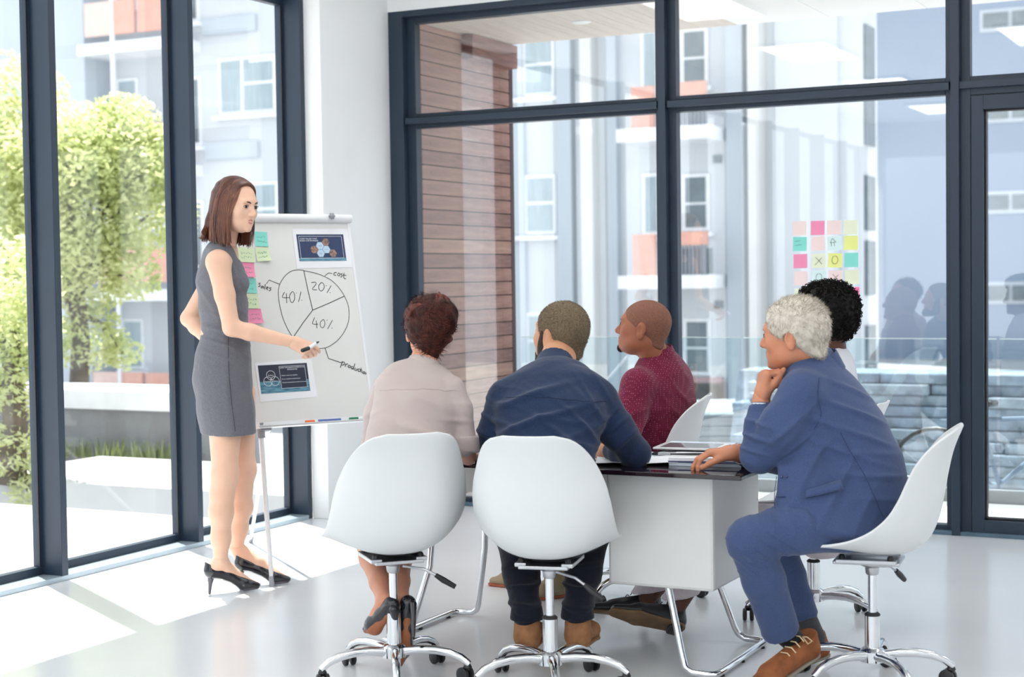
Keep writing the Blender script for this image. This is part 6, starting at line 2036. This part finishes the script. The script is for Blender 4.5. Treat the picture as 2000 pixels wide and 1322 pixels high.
    V = folds(V, F, [(A(1680, 840, 5.3), .14, UP + RG * .35, .07, .0075, 51), (A(1700, 900, 5.3), .12, UP + RG * .1, .075, .007, 52), (A(1540, 840, 5.25), .1, UP - RG * .8, .07, .006, 53), (A(1470, 850, 5.3), .07, UP + RG * .2, .045, .006, 54), (A(1600, 830, 5.28), .1, RG + UP, .08, .006, 55), (A(1620, 950, 5.25), .14, RG - UP * .6, .11, .006, 56)])
    jk = mesh_obj('jacket', [(V, F)], M_suit, root)
    x = collar_band(A(1600, 724, 5.47), A(1592, 692, 5.458), .069, .008, M_suit, None, .014, 'jacket_collar', front=Fb, fdist=.015); x.parent = jk
    def on_cloth(px, py, lift=.002):
        q = A(px, py, 4.9); d = unit(A(px, py, 5.0) - q)
        rel = V - q; t = rel @ d; dist = np.linalg.norm(rel - t[:, None] * d, axis=1)
        c = np.where(dist < .008)[0]
        if not len(c): c = np.array([np.argmin(dist)])
        return Vector(q + d * (t[c].min() - lift))
    fp = MB(); tl, trp, br_, bl_ = (1575, 957), (1642, 937), (1647, 955), (1572, 973)
    g = [[on_cloth(*(np.array(tl) * (1 - u) * (1 - v) + np.array(trp) * u * (1 - v) + np.array(br_) * u * v + np.array(bl_) * (1 - u) * v), lift=.005 + .004 * v) for u in np.linspace(0, 1, 8)] for v in (0, .5, 1)]
    fp.grid(lambda u, v: g[int(round(v * 2))][int(round(u * 7))], 8, 3)
    x = fp.build('pocket_flap', M_suit, jk, smooth=True, solid=.005)
    for a in (((1516, 970), (1534, 970)),):
        x = MB().tube([on_cloth(*a[0]), on_cloth(*a[1])], .0018, 6).build('buttonhole', mat('suit_seam', srgb(44, 58, 96), rough=.9), jk)
    for p in ((1526, 931), (1536, 931)):
        c = on_cloth(*p); x = MB().ball(c, .005, 8, 5).build('button', M_navybook, jk, smooth=True)
    for line in ([(1642, 845), (1660, 880), (1690, 930), (1710, 975), (1725, 1010)], [(1600, 738), (1598, 775), (1604, 812), (1590, 838)], [(1517, 930), (1513, 965), (1515, 1000), (1526, 1038), (1552, 1066)]):
        pts = [on_cloth(*p, lift=.0005) for p in line]
        x = MB().tube([Vector(p) for p in smooth_line([tuple(p) for p in pts], 4)], .0013, 5).build('seam', MATS['suit_seam'], jk)
    # trousers
    T = Sdf()
    kL, aL = A(1466, 1056, 5.22), A(1523, 1226, 5.34)
    kR, aR = A(1510, 1050, 5.58), A(1566, 1196, 5.6)
    T.loft([(A(1660, 1010, 5.42), .17, .13), (A(1650, 1040, 5.42), .185, .14)], Sd, .03)
    T.chain([A(1640, 1030, 5.32), A(1550, 1035, 5.26), kL], [.095, .092, .078], .03)
    T.chain([A(1645, 1030, 5.55), kR], [.092, .076], .03)
    T.cut(A(1650, 1066, 5.42), -UP, .03)
    T.chain([kL, kL * .7 + aL * .3], [.076, .071], .02); T.chain([kR, kR * .7 + aR * .3], [.072, .066], .02)
    TS = Sdf(); TS.chain([kL, kL * .55 + aL * .45, aL + (aL - kL) * .25], [.075, .070, .062], .02); TS.cut(aL + (aL - kL) * .06, aL - kL + RG * .02, .003)
    TR = Sdf(); TR.chain([kR, kR * .5 + aR * .5, aR + (aR - kR) * .25], [.072, .061, .054], .02); TR.cut(aR + (aR - kR) * .06, aR - kR, .003)
    V2, F2 = T.mesh(.0065, 1)
    V2 = folds(V2, F2, [(kL + Fb * -.03 - UP * .03, .09, UP * .8 + RG * .6, .035, .006, 57), (aR, .12, UP + RG * .4, .06, .006, 58), (A(1530, 1030, 5.2), .1, RG + UP * .4, .07, .004, 59)])
    shins = []
    for q_, an in ((TS, aL), (TR, aR)):
        v_, f_ = q_.mesh(.006, 1)
        shins.append((folds(v_, f_, [(an, .12, UP + RG * .3, .07, .005, 58), (kL - UP * .05 - Fb * .06, .07, UP + RG * .7, .03, .006, 60)]), f_))
    mesh_obj('trousers', [(V2, F2)] + shins, M_suit, root)
    M_sock = cloth('black_sock', (.012, .012, .014)); M_sock2 = cloth('charcoal_sock', (.06, .06, .065))
    for a, b, ms in ((aL, A(1548, 1250, 5.36), M_sock), (aR, A(1590, 1245, 5.63), M_sock2)):
        s = Sdf(); s.cone(a, b, .044, .04, .01); mesh_obj('sock', [s.mesh(.005)], ms, root)
    M_br = mat('brown_suede', srgb(156, 92, 50), rough=.8, color2=srgb(122, 68, 36), scale=22, bump=.1, bump_scale=250)
    M_gs = mat('grey_beige_sole', srgb(150, 140, 126), rough=.7)
    M_lace = mat('cream_lace', srgb(222, 200, 160), rough=.8)
    hpL, tpL = A(1596, 1276, 5.40), A(1452, 1366, 5.2)
    hpR, tpR = A(1622, 1280, 5.66), A(1520, 1312, 5.62)
    items = list(shoe_pair(root, [(hpL, tpL, UP + RG * .2), (hpR, tpR, UP)], M_br, M_gs))
    so, hp, fd, up, lat, L = items[0]
    if lat @ FW > 0: lat = -lat
    for i in range(4):
        c = hp + fd * (.085 + .022 * i) + up * (.105 - .011 * i)
        x = MB().tube([c + lat * .03 - up * .01, c + lat * .012 + up * .004, c - lat * .012 + up * .003 + fd * .006], .0022, 6).build('lace', M_lace, smooth=True); x.parent = so
    c = hp + fd * .08 + up * .108 + lat * .02
    x = MB().tube([c, c + lat * .022 + up * .006, c + lat * .03 - up * .012 - fd * .012, c + lat * .022 - up * .02, c], .002, 6).build('lace', M_lace, smooth=True); x.parent = so
    return root
suit_man()

# ================================================================== man with curly black hair
def curly_man():
    root = person_root((-1.85, 6.2, 0), 'man with round curly black hair and white shirt half hidden behind the suited man')
    Fb = unit(unit(-RG * N3((1, 1, 0))) * .97 + FW * .24); Sd = unit(np.cross(Fb, UP))
    H = Frame(A(1612, 622, 6.32), unit(-RG * .82 + FW * .57), UP)
    neckb = A(1626, 700, 6.34)
    hm = head_mesh(H, neckb, 1.0, .055, .004)
    S = Sdf(); S.cone(neckb, A(1622, 680, 6.33), .06, .055, .02); S.loft([(A(1612, 760, 6.34), .14, .08), (A(1612, 980, 6.34), .14, .1)], Sd, .03)
    aL, aR = A(1318, 1168, 6.0), A(1258, 1155, 6.2)
    for hip, knee, an in ((A(1600, 1020, 6.22), A(1420, 1020, 6.0), aL), (A(1600, 1020, 6.42), A(1390, 1015, 6.2), aR)):
        S.chain([A(1612, 985, 6.34), hip, knee, an - UP * .04], [.08, .07, .05, .036], .01)
    S.chain([A(1610, 760, 6.2), A(1560, 880, 6.1)], [.03, .038], .01)
    hl, wl = A(1560, 880, 6.1), A(1500, 880, 5.95)
    S.chain([hl, wl], [.04, .03], .01); SH = Sdf(); hand(SH, wl, unit(-RG), unit(DN), unit(FW), .98)
    mesh_obj('body', [hm, S.mesh(.008), SH.mesh(.005)], [SK6], root)
    eye_parts(H, root, 1.0, (.03, .018, .012)); brow_parts(H, root, MATS['brow_black'], 1.0, .0026)
    hs = Sdf()
    hs.ell(H(0, -.022, .048), (.098, .112, .098), H.ax, .01); hs.ell(H(0, -.045, .0), (.08, .085, .085), H.ax, .02); hs.ell(H(0, .03, .085), (.075, .07, .05), H.ax, .02)
    hs.cut(H(0, .066, 0), H.d(0, 1, -.42), .012)
    hs.ell(H(0, .11, -.03), (.075, .08, .095), H.ax, .01, 'sub')
    V, F = hs.mesh(.0045)
    nr = vnormals(V, F)
    r = np.random.RandomState(3); pk = r.choice(len(V), 2600)
    M_af = mat('hair_curly_black', (.014, .011, .010), rough=.7, color2=(.006, .005, .005), scale=80, spec=.3)
    cv, cf_ = [], []
    n = 7
    for j in range(5):
        pass
    # small helical curls
    P0 = V[pk] - nr[pk] * .006; n0 = nr[pk]
    tgt = np.cross(n0, r.normal(size=n0.shape)); tgt /= np.linalg.norm(tgt, axis=1)[:, None]; bt = np.cross(n0, tgt)
    seg = 9; rows = []
    rad = r.uniform(.004, .0075, len(pk))[:, None]; hgt = r.uniform(.012, .024, len(pk))[:, None]; ph = r.uniform(0, 6.28, len(pk))[:, None]
    for i in range(seg + 1):
        t = i / seg; a = ph + t * 7.5
        c = P0 + n0 * hgt * t + rad * (np.cos(a) * tgt + np.sin(a) * bt)
        w = n0 * .0016
        rows += [c - w, c + w]
    SV = np.stack(rows, 1).reshape(-1, 3); m = 2 * (seg + 1); base = np.arange(len(pk))[:, None] * m
    SF = np.concatenate([np.stack([base + 2 * i, base + 2 * i + 1, base + 2 * i + 3, base + 2 * i + 2], -1).reshape(-1, 4) for i in range(seg)])
    V = V + nr * (.003 * wob(V, 160, 5))[:, None]
    mesh_obj('hair', [(V, F), (SV, SF)], [M_af], root)
    M_ws = cloth('white_shirt', (.72, .73, .78), (.64, .65, .71), scale=300, bump=.03)
    B = Sdf()
    B.loft([(A(1612, 990, 6.34), .17, .12), (A(1616, 850, 6.34), .175, .118), (A(1622, 775, 6.34), .18, .108), (A(1625, 735, 6.34), .17, .09), (A(1627, 712, 6.34), .11, .08)], Sd, .035)
    B.cone(A(1625, 704, 6.34), A(1620, 725, 6.34), .066, .09, .03)
    B.chain([A(1610, 750, 6.18), A(1600, 830, 6.15), hl], [.062, .055, .05], .03); B.chain([hl, wl], [.048, .036], .02)
    V, F = B.mesh(.0075, 1)
    V = folds(V, F, [(A(1650, 730, 6.3), .12, UP + RG, .07, .004, 61)])
    bl = mesh_obj('shirt', [(V, F)], M_ws, root)
    x = collar_band(A(1626, 712, 6.34), A(1622, 688, 6.33), .06, .006, M_ws, None, .012); x.parent = bl
    T = Sdf(); T.loft([(A(1612, 980, 6.34), .165, .12), (A(1612, 1030, 6.34), .18, .135)], Sd, .03)
    for hip, knee, ank in ((A(1600, 1030, 6.22), A(1420, 1020, 6.0), aL + UP * .03), (A(1600, 1030, 6.42), A(1390, 1015, 6.2), aR + UP * .03)):
        T.chain([hip, knee], [.09, .074], .03); T.chain([knee, knee * .5 + ank * .5, ank - UP * .06], [.072, .062, .058], .02)
    T.cut(aL + UP * .0, -UP + RG * .15, .003)
    mesh_obj('trousers', [T.mesh(.008)], cloth('pale_pink_linen', srgb(214, 204, 208), srgb(196, 184, 190), scale=300), root)
    M_bk = mat('black_leather', (.02, .02, .024), rough=.35, spec=.5, bump=.05, bump_scale=200)
    M_ts = mat('worn_tan_sole', srgb(136, 106, 74), rough=.6, color2=srgb(98, 74, 52), scale=16)
    hpL, tpL = A(1338, 1232, 5.97), A(1186, 1196, 5.93)
    hpR, tpR = A(1290, 1206, 6.22), A(1146, 1196, 6.14)
    items = list(shoe_pair(root, [(hpL, tpL, UP * .8 + FW * .75), (hpR, tpR, UP + FW * .3)], M_bk, M_ts))
    for so, hp, fd, up, lat, L in items:
        h = Sdf(); h.ecap(hp + fd * .025 - up * .006, hp + fd * .06 - up * .006, lat, (.034, .012), (.034, .012), .01)
        x = mesh_obj('heel', [h.mesh(.005)], M_bk); x.parent = so
        x = MB()
        for i in range(3):
            c = hp + fd * (.1 + .02 * i) + up * (.09 - .008 * i)
            x.tube([c - lat * .02, c + up * .006, c + lat * .02], .002, 5)
        y = x.build('laces', M_bk, smooth=True); y.parent = so
    return root
curly_man()
